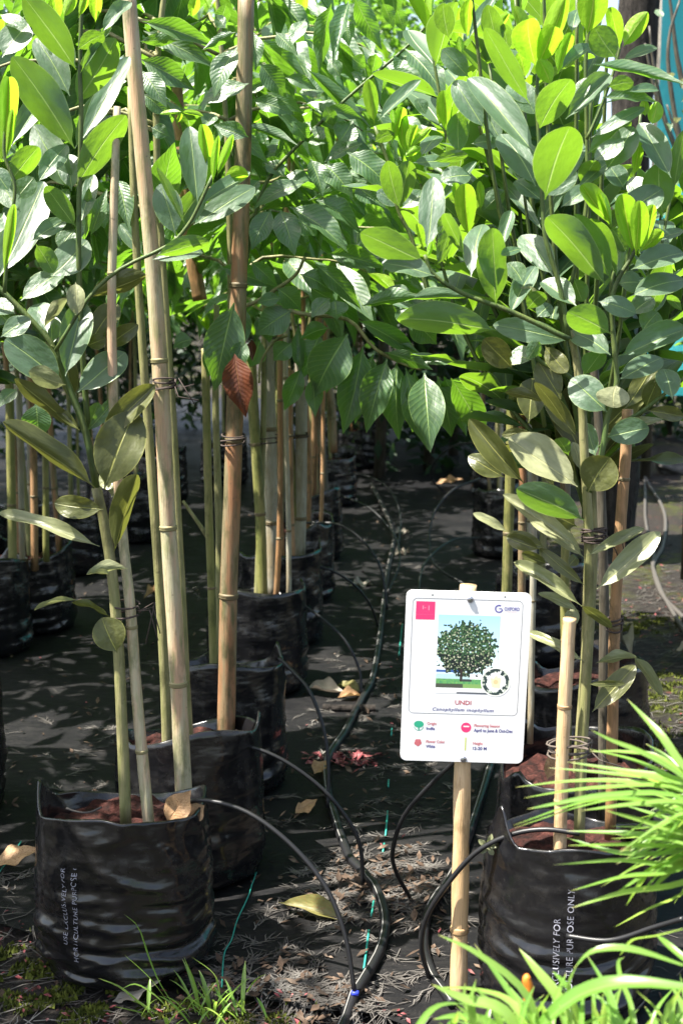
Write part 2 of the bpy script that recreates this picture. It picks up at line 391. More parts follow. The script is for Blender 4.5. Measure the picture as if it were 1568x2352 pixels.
def bag_meshes(H, R0, seed, rimf, NT_=110, NZ=90, soil=.86):
    V, F = [], []
    for j in range(NZ + 1):
        for i in range(NT_):
            th = 2 * math.pi * i / NT_; top = H * rimf(th); z = top * j / NZ
            r = bag_r(th, z, H, R0, seed); V.append((r * math.cos(th), r * math.sin(th), z + .004))
    no = NZ + 1
    for q in range(7):  # film turns over the lip and goes down inside
        for i in range(NT_):
            th = 2 * math.pi * i / NT_; top = H * rimf(th); z = top - (top - H * soil * .95) * (q / 6) ** 1.3
            r = bag_r(th, min(z, top), H, R0, seed) - .0035 - .002 * q; V.append((r * math.cos(th), r * math.sin(th), z + .004 + (.001 if q == 0 else 0)))
    for j in range(no + 6):
        for i in range(NT_):
            i2 = (i + 1) % NT_; F.append((j * NT_ + i, j * NT_ + i2, (j + 1) * NT_ + i2, (j + 1) * NT_ + i))
    F.append(tuple(range(NT_))[::-1])
    bag = mesh('grow_bag', V, F, M['BAG'])
    V, F = [(0, 0, H * soil + .01)], []
    for k in range(1, 9):
        for i in range(32):
            th = 2 * math.pi * i / 32; r = (R0 * .985) * k / 8
            V.append((r * math.cos(th), r * math.sin(th), H * soil + .016 * noise.noise(Vector((r * 30 * math.cos(th), r * 30 * math.sin(th), seed))) + .014 * noise.noise(Vector((r * 90 * math.cos(th), r * 90 * math.sin(th), seed))) + .008 * (1 - k / 8)))
    for i in range(32): F.append((0, 1 + i, 1 + (i + 1) % 32))
    for k in range(7):
        for i in range(32): F.append((1 + k * 32 + i, 1 + (k + 1) * 32 + i, 1 + (k + 1) * 32 + (i + 1) % 32, 1 + k * 32 + (i + 1) % 32))
    return bag, mesh('soil', V, F, M['SOIL'])
def bumpf(th, c, wd): 
    d = abs((th - c + math.pi) % (2 * math.pi) - math.pi); return max(0, 1 - d / wd) ** 1.5
# theta -90deg faces the camera, 180 = left
RIM = {
 'L1': lambda th: 1.0 - .11 * math.sin(th) + .17 * bumpf(th, R(178), .45) - .05 * bumpf(th, R(-80), 1.0) + .10 * bumpf(th, R(10), .9) + .03 * math.sin(3 * th),
 'R1': lambda th: 1.0 - .10 * math.sin(th) + .20 * bumpf(th, R(205), .38) - .06 * bumpf(th, R(-75), .9) + .03 * math.sin(4 * th + 1),
}
RZ = {0: 0, 1: 0, 2: 0, 3: 0}
def std_rim(s): return lambda th: 1.0 - .11 * math.sin(th + RZ[s]) + .15 * bumpf(th, R(-20 + 40 * math.sin(s)), .35) + .12 * bumpf(th, R(120 + 60 * math.cos(s * 2)), .4) + .03 * math.sin(3 * th + s)
BAGV = [bag_meshes(.285, .145, s * 3.7 + 1, std_rim(s), 48, 26) for s in range(4)]
BAGV_H = .285
GRP = 'young trees in black grow bags'
def potted(label, loc, special=None, var=0, rz=0.0, H=.285, R0=.145, seed=1.0):
    tr = empty('potted_tree', (loc[0], loc[1], 0.012), label=label, cat='potted tree', group=GRP)
    if special: bm_, so = bag_meshes(H, R0, seed, RIM[special])
    else: bm_, so = BAGV[var % 4]
    Mx = Matrix.Translation(tr.location) @ Matrix.Rotation(rz, 4, 'Z')
    link('grow_bag', bm_, tr, Mx); link('soil', so, tr, Mx)
    return tr
def rimc(x, y, z=.28):  # rim centre pixel -> xy
    p = G(x, y, z); return (p.x, p.y)
def rimr(xr, y, z=.28, side=-1):  # rim edge pixel -> xy of centre
    p = G(xr, y, z); return (p.x + side * .145, p.y)

T = {}
T['L1'] = potted('tree in front left grow bag with white stencilled lettering beside mossy ground', rimc(285, 1868, .27), 'L1', H=.27, R0=.148, seed=2.3)
T['L2'] = potted('tree in second bag of left row, tucked behind the lettered front bag', rimr(600, 1700), var=0, rz=.4)
T['L3'] = potted('tree in third bag of left row, bag corner peaked beside tall weathered cane', rimr(652, 1545), var=1, rz=.2)
T['L4'] = potted('tree in fourth bag of left row, folded shiny rim below two olive canes', rimr(700, 1375), var=2, rz=0)
T['L5'] = potted('tree in fifth bag of left row, curled blue-sheened lip below grey and orange canes', rimr(738, 1290), var=3, rz=.5)
T['L6'] = potted('tree in sixth bag of left row with tube arching from its rim', rimr(765, 1215), var=0, rz=2.2)
T['L7'] = potted('tree in seventh bag of left row with thin black stem', rimr(784, 1145), var=1, rz=1.2)
T['L8'] = potted('tree in eighth bag of left row, open dark rim just below hanging leaves', rimr(818, 1050), var=2, rz=2.9)
T['L9'] = potted('tree in farthest visible bag of left row', rimr(872, 985), var=3, rz=1.9)
T['R1'] = potted('tree in front right grow bag with lettering, half hidden by strappy grass', rimc(1305, 1935, .27), 'R1', H=.275, R0=.139, seed=5.1)
T['R2'] = potted('tree in second bag of right row, directly behind the sign stake and short cut cane', rimr(1150, 1760, side=1), var=1, rz=2.0)
T['R3'] = potted('tree in third bag of right row, in deep shade right of the sign board', rimr(1200, 1560, side=1), var=2, rz=1.0)
T['R4'] = potted('tree in bag of right row just above the sign board, looped tubes at its left', rimr(1088, 1140, side=1), var=3, rz=0.4)
T['R5'] = potted('tree in far bag of right row beyond the looped tubes', rimr(1085, 1035, side=1), var=0, rz=1.4)
T['B1'] = potted('tree in shaded bag of back left row cut by left photo edge', rimr(62, 1310), var=1, rz=.9)
T['B2'] = potted('tree in shaded bag of back left row with two canes above it', rimr(165, 1270), var=2, rz=2.4)
b1, b2 = T['B1'].location, T['B2'].location
for q, (dx, dy, lb) in enumerate(((-.06, 1.0, 'tree in back left row behind the pair of shaded bags'), (-.02, 1.9, 'tree in far back left row, crown above the left stake'), (.05, 3.0, 'tree farthest back on the left side, crown only partly seen'))):
    T['B%d' % (3 + q)] = potted(lb, (b2.x + dx, b2.y + dy), var=q, rz=q)
T['B6'] = potted('tree in back left row at the extreme left edge, crown behind the front left tree', (-.92, 2.85), var=3, rz=.3)
r3 = T['R3'].location; r4 = T['R4'].location
T['R3b'] = potted('tree in fourth bag of right row hidden behind the sign and leaves', (lerp(r3.x, r4.x, .42), lerp(r3.y, r4.y, .4)), var=0, rz=.7)
T['R6'] = potted('tree of outer right row behind the twisted grey roots', (1.55, 5.2), var=1, rz=.5)
T['R7'] = potted('tree of outer right row in front of the dark standing trunk', (1.30, 4.1), var=2, rz=.1)
YB = {k: o.location.y for k, o in T.items()}
YH2 = YB['L2'] + .22   # distance of the long branches that hang over the left row
print({k: round(v, 2) for k, v in YB.items()})

# lettering printed up the side of the two front bags
def text_mesh(body, size, mat, shear=0, spacing=1.0, align='LEFT', offset=0.0):
    c = bpy.data.curves.new('lettering', 'FONT'); c.body = body; c.size = size; c.shear = shear; c.space_character = spacing
    c.align_x = align; c.offset = offset; c.resolution_u = 3
    o = bpy.data.objects.new('lettering', c); COL.objects.link(o); bpy.context.view_layer.update()
    me = bpy.data.meshes.new_from_object(o.evaluated_get(bpy.context.evaluated_depsgraph_get()))
    bpy.data.objects.remove(o); bpy.data.curves.remove(c)
    me.materials.clear(); me.materials.append(mat); me.name = 'lettering'; return me
def bag_text(tree, body, th0, z0, size, H, R0, seed, drop=0.0, rr=random.Random(3)):
    me = text_mesh(body, size, M['PRINT'], 0, 1.08)
    bm = bmesh.new(); bm.from_mesh(me)
    bmesh.ops.triangulate(bm, faces=bm.faces)
    for it in range(2):
        es = [e for e in bm.edges if e.calc_length() > .008]
        if es: bmesh.ops.subdivide_edges(bm, edges=es, cuts=1)
    bmesh.ops.triangulate(bm, faces=bm.faces)
    kill = [f for f in bm.faces if noise.noise(Vector((f.calc_center_median().x * 60, f.calc_center_median().y * 60, seed))) > drop]
    bmesh.ops.delete(bm, geom=kill, context='FACES')
    for v in bm.verts:   # text runs upward, its top to the left
        z = z0 + v.co.x; th = th0 - v.co.y / R0
        r = max(bag_r(th + e_, z + f_, H, R0, seed) for e_ in (-.03, 0, .03) for f_ in (-.006, -.003, 0, .003, .006)) + .0022; v.co = (r * math.cos(th), r * math.sin(th), z + .004)
    bm.to_mesh(me); bm.free()
    link('lettering', me, tree, Matrix.Translation(tree.location))
bag_text(T['L1'], 'USE EXCLUSIVELY FOR', R(-119), .078, .0125, .27, .148, 2.3, .55)
bag_text(T['L1'], 'HORTICULTURE PURPOSE ONLY', R(-111), .052, .0125, .27, .148, 2.3, .55)
bag_text(T['R1'], 'USE EXCLUSIVELY FOR', R(-104), .040, .0138, .275, .139, 5.1, .5)
bag_text(T['R1'], 'HORTICULTURE PURPOSE ONLY', R(-96), .022, .0138, .275, .139, 5.1, .4)

# ------------------------------------------------------------ bamboo canes (things of their own)
def cane(label, pts, Y, wpx, mat, nodes=(), wtop=None, group='bamboo canes staking the trees', parent=None, name='bamboo_cane', sink=.06, seed=0):
    """pts: photo pixels from bottom to top at distance Y; nodes: photo y of the joints"""
    sp = spline(pts, 28); P = [PY(x, y, Y) for x, y in sp]
    if sink: P = [P[0] - Vector((0, 0, sink))] + P; sp = [sp[0]] + sp
    wt = wtop or wpx; n = len(P)
    d = (P[n // 2] - CAM).dot(FW)
    rad = [lerp(wpx, wt, i / (n - 1)) / 2 / FOC * d for i in range(n)]
    base = P[0]
    if parent is None: root = empty(name, base, label=label, cat='bamboo cane', group=group)
    else: root = parent
    c = tube('cane', P, rad, M[mat], root, 12, .07, seed)
    for yn in nodes:
        for i in range(len(sp) - 1):
            if sp[i][1] >= yn >= sp[i + 1][1] and sp[i][1] != sp[i + 1][1]:
                f = (sp[i][1] - yn) / (sp[i][1] - sp[i + 1][1]); p = P[i].lerp(P[i + 1], f); ax = (P[i + 1] - P[i]).normalized(); r = rad[i]
                tube('node', [p - ax * r * .35, p - ax * r * .18, p, p + ax * r * .12, p + ax * r * .3], [r * 1.02, r * 1.13, r * 1.05, r * 1.14, r * 1.02], M['NODE'] if mat not in ('BAM_TAN', 'BAM_PALE') else M[mat + '_N'], c, 12)
    return root
M['BAM_TAN_N'] = plain('tan_node', (.30, .19, .09), .6); M['BAM_PALE_N'] = plain('pale_node', (.22, .19, .09), .6)
def twine(label, x, y, Y, wpx, mat='TWINE', turns=4, seed=1, tail=True):
    c = PY(x, y, Y); k = (c - CAM).dot(FW) / FOC; r = wpx / 2 * k; rr = random.Random(seed)
    pts = []
    hh = min(r, .011)
    for i in range(turns * 14):
        a = i / 14 * 2 * math.pi; k_ = i // 14
        pts.append(c + Vector((r * math.cos(a) * (1.02 + .05 * (k_ % 3)), r * .8 * math.sin(a) * (1.02 + .05 * (k_ % 3)), hh * (.9 * math.sin(k_ * 2.3 + seed) + .35 * math.sin(a + k_)))))
    root = empty('twine_tie', c, label=label, cat='twine', group='twine ties holding stems to canes')
    tube('cord', pts, .0017, M[mat], root, 5)
    if tail:
        p = c + Vector((r, -r * .5, 0))
        for q in range(3): tube('tail', [p, p + Vector((rr.uniform(.005, .03), -.01, rr.uniform(-.02, .02))), p + Vector((rr.uniform(.01, .05), -.012, rr.uniform(-.06, .02)))], .0012, M[mat], root, 4)
    return root
y1 = YB['L1']; yR = YB['R1']
cane('tall thick pale cane leaning left, right of the front left tree', [(424, 1860), (406, 1500), (386, 1200), (371, 900), (350, 600), (313, 200), (294, -30)], y1 + .17, 41, 'BAM_PALE', (1570, 1212, 828), 33, sink=.1)
cane('slim whitish cane rising from soil of the front left bag', [(342, 1893), (318, 1640), (300, 1400), (284, 1250), (264, 1000), (257, 700), (264, 420), (269, 245)], y1 - .03, 29, 'BAM_PALE', (1725, 1440, 628), 17)
cane('tall weathered cane rising past the red dead leaf, mottled orange', [(519, 1675), (526, 1350), (538, 1000), (549, 620), (557, 400), (566, -30)], YB['L2'] + .1, 44, 'BAM_OLD', (1368, 1010, 655), 36, sink=.1)
cane('upper stub of pinkish cane behind top left leaves', [(460, 690), (438, 560), (408, 250), (388, -20)], YB['L3'] + .3, 34, 'BAM_ORANGE', (400,), 30, sink=0)
cane('olive cane leaning over the fourth bag of the left row', [(603, 1355), (596, 1150), (583, 960), (575, 800)], YB['L4'], 25, 'BAM_GREEN', (1180, 1020))
cane('grey brown cane right beside the olive cane over the fourth bag', [(626, 1345), (622, 1100), (616, 860), (618, 780)], YB['L4'] + .07, 31, 'BAM_GREY', (1200, 985))
cane('thin orange cane over the fifth bag of the left row', [(670, 1275), (665, 1100), (664, 950), (668, 850)], YB['L5'] - .05, 18, 'BAM_ORANGE', (1205, 1000))
cane('whitish cane beside the thin orange cane over the fifth bag', [(688, 1275), (691, 1100), (692, 900), (690, 780)], YB['L5'] + .03, 28, 'BAM_GREY', (1190, 1000, 890))
cane('short olive cane behind the hanging teal leaves, left of far bags', [(716, 1040), (715, 960), (717, 850)], YB['L7'], 14, 'BAM_GREEN', (1000,))
cane('pale brown cane behind the hanging teal leaves, right of far bags', [(766, 1015), (762, 930), (750, 850)], YB['L8'], 17, 'BAM_OLD', (960,))
cane('thin olive cane left of tall weathered cane, over the third bag', [(491, 1545), (486, 1350), (479, 1150), (474, 930), (472, 800)], YB['L3'] - .05, 19, 'BAM_GREEN', (1350,))
cane('short tan cane with freshly cut flat top in front right bag', [(1284, 1965), (1292, 1700), (1303, 1490), (1307, 1420)], yR - .08, 31, 'BAM_TAN', (1840, 1622, ), 31)
cane('orange tan cane standing right of the front right tree', [(1402, 1860), (1406, 1640), (1412, 1400), (1428, 1150), (1436, 1040), (1440, 940)], yR + .05, 27, 'BAM_ORANGE', (1440, 1100), 25)
cane('pale green cane standing above right half of the sign board', [(1160, 1450), (1166, 1250), (1172, 1050), (1176, 860)], YB['R3'], 24, 'BAM_GREEN', (1225,))
cane('dark olive cane close behind the pale green cane above the sign', [(1196, 1450), (1198, 1250), (1199, 1100), (1200, 900)], YB['R3'] + .12, 18, 'BAM_OLD', (1200,))
cane('grey cane in shade right of the sign board', [(1218, 1640), (1221, 1450), (1224, 1300), (1228, 1050)], YB['R2'] + .1, 15, 'BAM_GREY', (1380,))
cane('olive cane directly behind top of the short cut cane', [(1302, 1700), (1298, 1500), (1296, 1350), (1300, 1150)], YB['R2'] + .05, 21, 'BAM_GREEN', (1470,))
for q, (x, yb, wd, mt, lb) in enumerate(((30, 1290, 20, 'BAM_GREEN', 'dim olive cane at far left edge above shaded bag'), (52, 1300, 14, 'BAM_GREY', 'dim grey cane second from left edge above shaded bags'), (80, 1270, 17, 'BAM_ORANGE', 'dim reddish cane above the second shaded bag at left'), (106, 1250, 15, 'BAM_GREEN', 'dim olive cane right of reddish cane at left'))):
    cane(lb, [(x, yb), (x - 4 + q, yb - 200), (x - 8, yb - 420)], YB['B1'] - .02 + .05 * q, wd, mt, (yb - 130,))
for q, x in enumerate((820, 838, 855, 873, 1018, 1042)):
    cane('thin cane number-like in lit far background between hanging leaves'.replace(' number-like', ''), [(x, 705), (x + 2, 640), (x + 3, 560)], 9.0 + .3 * q, 8, 'BAM_TAN', (), group='thin canes far behind in the aisle', sink=0)
rr = random.Random(77)
for k, lb, cnt in (('L4', 'left', 2), ('L5', 'left', 3), ('L6', 'left', 3), ('L7', 'left', 3), ('L8', 'left', 3), ('L9', 'left', 3), ('B1', 'back left', 2), ('B2', 'back left', 3), ('B3', 'back left', 4), ('B4', 'back left', 4), ('B5', 'back left', 4), ('R3', 'right', 2), ('R3b', 'right', 3), ('R4', 'right', 3), ('R5', 'right', 3)):
    for q in range(cnt):
        b = T[k].location; o = Vector((b.x + rr.uniform(-.09, .09), b.y + rr.uniform(-.09, .09), .2)); h = rr.uniform(1.5, 2.0); ln_ = Vector((rr.uniform(-.1, .1), rr.uniform(-.08, .08), h)); r = rr.uniform(.006, .012)
        root = empty('bamboo_cane', o, label='thin weathered cane among the crowded canes of the %s row' % lb, cat='bamboo cane', group='crowded canes of the %s row' % lb)
        P = [o + ln_ * (i / 12) + Vector((.008 * math.sin(i * .7 + q), 0, 0)) for i in range(13)]
        cc = tube('cane', P, [r * (1 - .02 * i) for i in range(13)], M[rr.choice(('BAM_OLD', 'BAM_GREEN', 'BAM_OLD', 'BAM_GREY', 'BAM_ORANGE'))], root, 8, .07, q)
        for i in (2, 5, 8): tube('node', [P[i] - Vector((0, 0, .004)), P[i], P[i] + Vector((0, 0, .004))], [r, r * 1.15, r], M['NODE'], cc, 8)
twine('frayed dark twine knot around thick pale cane', 378, 885, y1 + .16, 50, 'TWINE', 4, 1)
twine('dark twine knot between stem and slim whitish cane', 290, 1400, y1 - .035, 62, 'TWINE', 2, 2)
twine('grey twine tying short cut cane to the right stem', 1306, 1718, yR - .06, 92, 'TWINE2', 4, 3)
twine('dark fuzzy twine knot high on right tree stem', 1362, 1228, yR - .0, 52, 'TWINE', 5, 4)
twine('green dark tie on orange cane right of the right tree', 1410, 1432, yR + .05, 34, 'TWINE', 3, 5, False)
twine('dark tie around olive and grey canes of left row', 610, 1010, YB['L4'] + .03, 70, 'TWINE', 3, 6, False)
twine('dark tie around orange and white canes of left row', 680, 1000, YB['L5'], 52, 'TWINE', 3, 7, False)
twine('dark tie round the mottled weathered cane', 536, 1010, YB['L2'] + .09, 52, 'TWINE', 3, 8, False)

# ------------------------------------------------------------ surveyed stems
def stem(tree, pts, Y, w0, w1, mat='STEM', name='stem', n=18):
    P = [PY(p[0], p[1], Y + (p[2] if len(p) > 2 else 0)) for p in spline([(p + (0,))[:3] for p in pts], n)]
    k = (P[0] - CAM).dot(FW) / FOC / 2
    return tube(name, P, [lerp(w0, w1, i / n) * k for i in range(n + 1)], M[mat], tree, 10, .08, rnd.random() * 9)
stem(T['L1'], [(290, 1900), (282, 1700), (272, 1480), (258, 1320), (241, 1210), (222, 1120)], y1 - .04, 27, 22, 'WOOD', 'trunk')
stem(T['L1'], [(222, 1122), (198, 995), (157, 885), (124, 801), (92, 757), (11, 673), (-60, 610)], y1 - .04, 18, 11)
stem(T['L1'], [(205, 1005), (192, 850), (184, 690), (181, 540), (184, 400), (187, 250), (184, 150), (190, -40)], y1 - .02, 14, 9)
stem(T['L1'], [(128, 806), (200, 690), (275, 619), (385, 565), (430, 520), (456, 474), (490, 400)], y1 - .07, 9, 8)
stem(T['L1'], [(11, 673), (20, 540), (35, 430), (10, 350), (20, 250)], y1 - .07, 9, 7)
stem(T['L2'], [(388, 1850), (376, 1500), (346, 1050), (325, 760), (310, 500), (300, 200)], YB['L2'] - .1, 24, 14, 'WOOD', 'trunk')
stem(T['L3'], [(500, 1545), (505, 1300), (500, 1100), (495, 900), (498, 700)], YB['L3'] + .1, 20, 13, 'WOOD', 'trunk')
stem(T['L3'], [(482, 1240), (455, 1200), (420, 1150)], YB['L3'], 12, 7, 'WOOD', 'branch')
stem(T['L7'], [(748, 1145), (744, 1050), (738, 960), (736, 860)], YB['L7'] - .1, 14, 10, 'DARKWOOD', 'trunk')
stem(T['L5'], [(640, 1290), (645, 1100), (650, 900)], YB['L5'] + .1, 16, 12, 'WOOD', 'trunk')
stem(T['R1'], [(1329, 1930), (1334, 1750), (1345, 1560), (1352, 1400), (1351, 1230), (1343, 1080), (1336, 950), (1322, 820), (1306, 760)], yR, 27, 17, 'WOOD', 'trunk', 26)
stem(T['R1'], [(1306, 779), (1230, 742), (1159, 710), (1060, 673), (994, 629), (975, 585)], yR - .05, 13, 9)
stem(T['R1'], [(1351, 1130), (1382, 1040), (1393, 958), (1415, 885), (1410, 800), (1403, 700), (1419, 640), (1455, 581), (1462, 540)], yR - .05, 15, 9)
stem(T['R1'], [(1376, 1030), (1425, 975), (1470, 947), (1536, 896), (1580, 860)], yR + .02, 11, 8)
stem(T['R1'], [(1306, 779), (1285, 660), (1255, 560), (1247, 498), (1238, 340), (1232, 234), (1234, 157)], yR - .03, 13, 8)
stem(T['R1'], [(1300, 700), (1345, 480), (1346, 293), (1344, 146), (1349, 77), (1352, 20)], yR + .05, 10, 9)
stem(T['R1'], [(1346, 320), (1375, 256), (1408, 165), (1422, 110), (1428, 60)], yR + .03, 8, 6)
stem(T['R1'], [(1335, 900), (1300, 860), (1240, 830), (1215, 780), (1190, 740)], yR + .02, 11, 8, 'STEM', 'branch')
stem(T['R1'], [(1403, 740), (1405, 640), (1450, 540), (1510, 430), (1525, 340)], yR + .06, 9, 7)
stem(T['R2'], [(1385, 1880), (1385, 1600), (1386, 1380), (1380, 1150), (1372, 950), (1350, 700)], YB['R2'] - .15, 26, 18, 'DARKWOOD', 'trunk')
stem(T['R2'], [(1250, 980), (1200, 700), (1150, 480), (1118, 355), (1100, 289)], YB['R2'] - .1, 11, 8)
stem(T['R2'], [(1010, 760), (960, 600), (942, 540), (912, 478), (900, 400), (860, 290)], YB['R2'] - .05, 10, 8)
stem(T['L3'], [(975, 63), (929, 112), (813, 211), (744, 274), (688, 330), (615, 412), (580, 520), (560, 640)], YH2, 6, 10, 'STEM', 'branch')
stem(T['L3'], [(700, 590), (680, 630), (640, 660), (590, 692), (560, 705), (520, 740)], YH2, 7, 11, 'WOOD', 'branch')
stem(T['L3'], [(620, 700), (700, 722), (800, 735), (860, 800), (925, 835), (968, 850)], YH2 - .03, 11, 6, 'WOOD', 'branch')
stem(T['L3'], [(660, 770), (630, 785), (600, 830), (595, 880)], YH2, 8, 5, 'WOOD', 'branch')

# ------------------------------------------------------------ surveyed leaves, in the coordinates of enlarged crops of the photo
def Z(ox, oy, k): return lambda x, y: (ox + x * k, oy + y * k)
z1 = Z(0, 0, .36616); z2 = Z(516.7, 0, .32955); z3 = Z(993.9, 0, .36616); z4 = Z(0, 574.15, .36616)
z5 = Z(516.7, 574.15, .36616); z6 = Z(993.9, 574.15, .36616); z7 = Z(0, 1148.3, .36616); z9 = Z(1090.9, 1148.3, .30427)
KS = {z1: .36616, z2: .32955, z3: .36616, z4: .36616, z5: .36616, z6: .36616, z7: .36616, z9: .30427}
def heroes(zz, tree, Y, rows, key='A'):
    for r in rows:
        bx, by, tx, ty, wd, code = r[:6]; k = r[6] if len(r) > 6 else key; dd = r[7] if len(r) > 7 else rnd.uniform(-.03, .03)
        hero(tree, *zz(bx, by), *zz(tx, ty), wd * KS[zz], code, Y, k, dd)
Y1 = y1 - .02
heroes(z1, T['L1'], Y1, [
 (480, 440, 150, -20, 190, 't'), (470, 930, 80, 355, 235, 't'), (440, 600, 225, 220, 170, 'n', 'A', .05), (475, 660, 725, 245, 205, 't'),
 (640, 200, 822, 0, 95, 'g'), (490, 310, 660, 205, 110, 't'), (505, 455, 700, 170, 60, 'g'), (500, 890, 812, 355, 135, 'g'),
 (478, 1170, 785, 705, 185, 't'), (70, 920, 335, 528, 135, 'g'), (238, 1145, 422, 888, 125, 'g'), (450, 1195, 205, 770, 200, 'n', 'A', .06),
 (-10, 1740, 275, 1140, 240, 'g'), (25, 1730, 92, 1320, 65, 't', 'Y', -.08), (478, 1420, 295, 1160, 135, 't'), (498, 1410, 588, 1095, 105, 'g'),
 (200, 1510, 415, 1378, 105, 'g'), (310, 1740, 546, 1508, 205, 'g'), (30, 985, 62, 450, 120, 't', 'Y'), (40, 1000, 88, 670, 52, 't', 'Y', -.06),
 (60, 1145, 238, 905, 150, 't'), (450, 1190, 425, 945, 150, 'n', 'A', .05), (15, 360, 180, 150, 175, 'g'), (0, 90, 165, 145, 75, 'g'),
 (365, 140, 340, -50, 85, 't', 'Y'), (400, 110, 480, -60, 75, 't', 'Y'), (600, 140, 605, -40, 85, 't', 'Y'), (495, 110, 560, -60, 60, 't', 'Y'),
 (228, 1530, 345, 1700, 125, 't'), (130, 1330, 0, 1120, 150, 'n'), (20, 1010, -90, 700, 140, 't'), (60, 1200, -40, 1050, 130, 'n'),
 (100, 1250, 210, 1110, 130, 'n', 'A', .05), (30, 1330, -80, 1480, 120, 'g'), (470, 930, 640, 560, 120, 'n', 'A', .08),
 (320, 1330, 430, 1180, 90, 'g', 'A', .05), (470, 1440, 380, 1560, 120, 'n', 'A', .06), (535, 1500, 560, 1180, 60, 't', 'A', .04),
 (570, 1480, 660, 1180, 110, 'n', 'B', .1), (480, 420, 300, 200, 150, 'n', 'A', .08)])
heroes(z1, T['L1'], y1 - .07, [
 (1240, 1285, 1195, 775, 175, 'n'), (1300, 1170, 1265, 800, 95, 't', 'Y', .03), (1335, 1150, 1372, 850, 48, 't', 'Y'), (1360, 1110, 1465, 850, 55, 't', 'Y'),
 (1255, 1290, 1568, 1085, 95, 'g'), (1215, 1405, 1600, 1145, 155, 'g'), (1100, 1475, 1000, 1150, 180, 'n', 'A', .03), (1165, 1415, 985, 1050, 52, 't'),
 (980, 1605, 1310, 1490, 115, 't'), (955, 1628, 1258, 1555, 110, 'g'), (1400, 1120, 1560, 1080, 90, 't', 'Y', .05), (1090, 1460, 1280, 1180, 150, 'n', 'A', .05)])
heroes(z1, T['L2'], YB['L2'] - .05, [
 (1000, 1395, 1095, 855, 200, 't', 'B'), (905, 1295, 950, 960, 165, 'g', 'B'), (735, 1120, 805, 1400, 135, 'g', 'B'), (900, 1600, 755, 1405, 100, 'n', 'A'),
 (890, 130, 1365, 260, 115, 'n', 'B'), (900, 190, 1350, 380, 130, 'n', 'B', .05), (1490, 290, 1325, 565, 145, 'g', 'B'), (885, 370, 1225, 545, 155, 'n', 'B'),
 (1560, 520, 1240, 650, 110, 'g', 'B'), (890, 440, 1040, 640, 140, 'g', 'B'), (900, 590, 1060, 720, 120, 'n', 'B', .04), (1420, 20, 1360, 180, 95, 't', 'B'),
 (1240, -40, 1210, 105, 75, 't', 'Y'), (1350, 90, 1420, 180, 80, 't', 'B'), (1140, 700, 1000, 725, 28, 't', 'Y', -.1), (1140, 700, 1280, 735, 34, 't', 'Y', -.1), (1140, 705, 1110, 770, 30, 't', 'Y', -.1),
 (1280, 800, 1340, 690, 100, 'g', 'B'), (1560, 860, 1340, 770, 110, 'n', 'B'), (950, 800, 1060, 850, 100, 'n', 'B'), (700, 800, 600, 900, 130, 'n', 'B'),
 (880, 260, 1130, 240, 80, 't', 'B'), (600, 1250, 660, 1420, 150, 'n', 'B', .05), (1480, 200, 1280, 300, 70, 't', 'B')])
YM = YH2
heroes(z2, T['L3'], YM, [
 (740, 20, 640, 470, 140, 't'), (860, 0, 735, 395, 115, 'g'), (900, -20, 1090, 335, 150, 't'), (235, 270, 600, 545, 95, 't'), (570, 480, 1005, 860, 100, 't'),
 (355, 220, 510, 375, 115, 'g'), (560, 130, 465, 300, 115, 'g'), (245, 440, 425, 670, 165, 'n'), (200, 220, 215, 480, 110, 'g'), (290, 640, 550, 765, 110, 'n'),
 (190, 690, 475, 775, 120, 'n'), (-10, 860, 315, 1100, 115, 'g'), (140, 870, 515, 985, 75, 't', 'B', -.05), (690, 760, 965, 815, 95, 'n'), (790, 990, 885, 830, 180, 'n'),
 (850, 1055, 1180, 1285, 195, 'g'), (960, 1000, 690, 1085, 120, 'g'), (690, 1140, 893, 1345, 175, 'g'), (595, 1105, 685, 1355, 145, 'g'), (420, 1230, 275, 1110, 115, 'g'),
 (565, 1265, 185, 1405, 115, 'g', 'B', -.04), (325, 1455, 185, 1735, 155, 'g', 'B', -.06), (385, 1455, 485, 1740, 195, 'g', 'B', -.06), (445, 1435, 862, 1700, 165, 'g', 'B', -.06),
 (635, 1390, 965, 1565, 135, 'g'), (580, 1395, 1065, 1235, 65, 't'), (910, 1290, 1115, 1415, 175, 'g'), (1250, 330, 1568, 640, 175, 'g'), (1100, 490, 1455, 625, 95, 't'),
 (1020, 510, 1060, 355, 105, 't'), (1410, 120, 1568, 290, 105, 't'), (805, 535, 720, 400, 110, 'n'), (700, 735, 765, 890, 100, 'n'), (1195, 70, 1255, 215, 100, 't'),
 (1100, 20, 1180, 180, 90, 't'), (520, 640, 690, 620, 130, 'g'), (560, 980, 720, 990, 70, 'n'), (620, 960, 680, 880, 110, 'g'), (420, 540, 640, 610, 90, 'n'),
 (480, 850, 590, 990, 130, 'n'), (690, 760, 760, 900, 130, 't'), (240, 1250, 130, 1380, 100, 'g'), (830, 130, 860, 300, 120, 'n'), (880, 400, 990, 470, 120, 'n'),
 (990, 540, 880, 500, 90, 'n'), (260, 1150, 420, 1120, 80, 't'), (510, 1500, 640, 1640, 170, 'n', 'B', .05), (300, 560, 120, 640, 90, 'n'), (1280, 350, 1180, 500, 110, 'g'), (470, 1270, 330, 1250, 60, 't')], 'B')
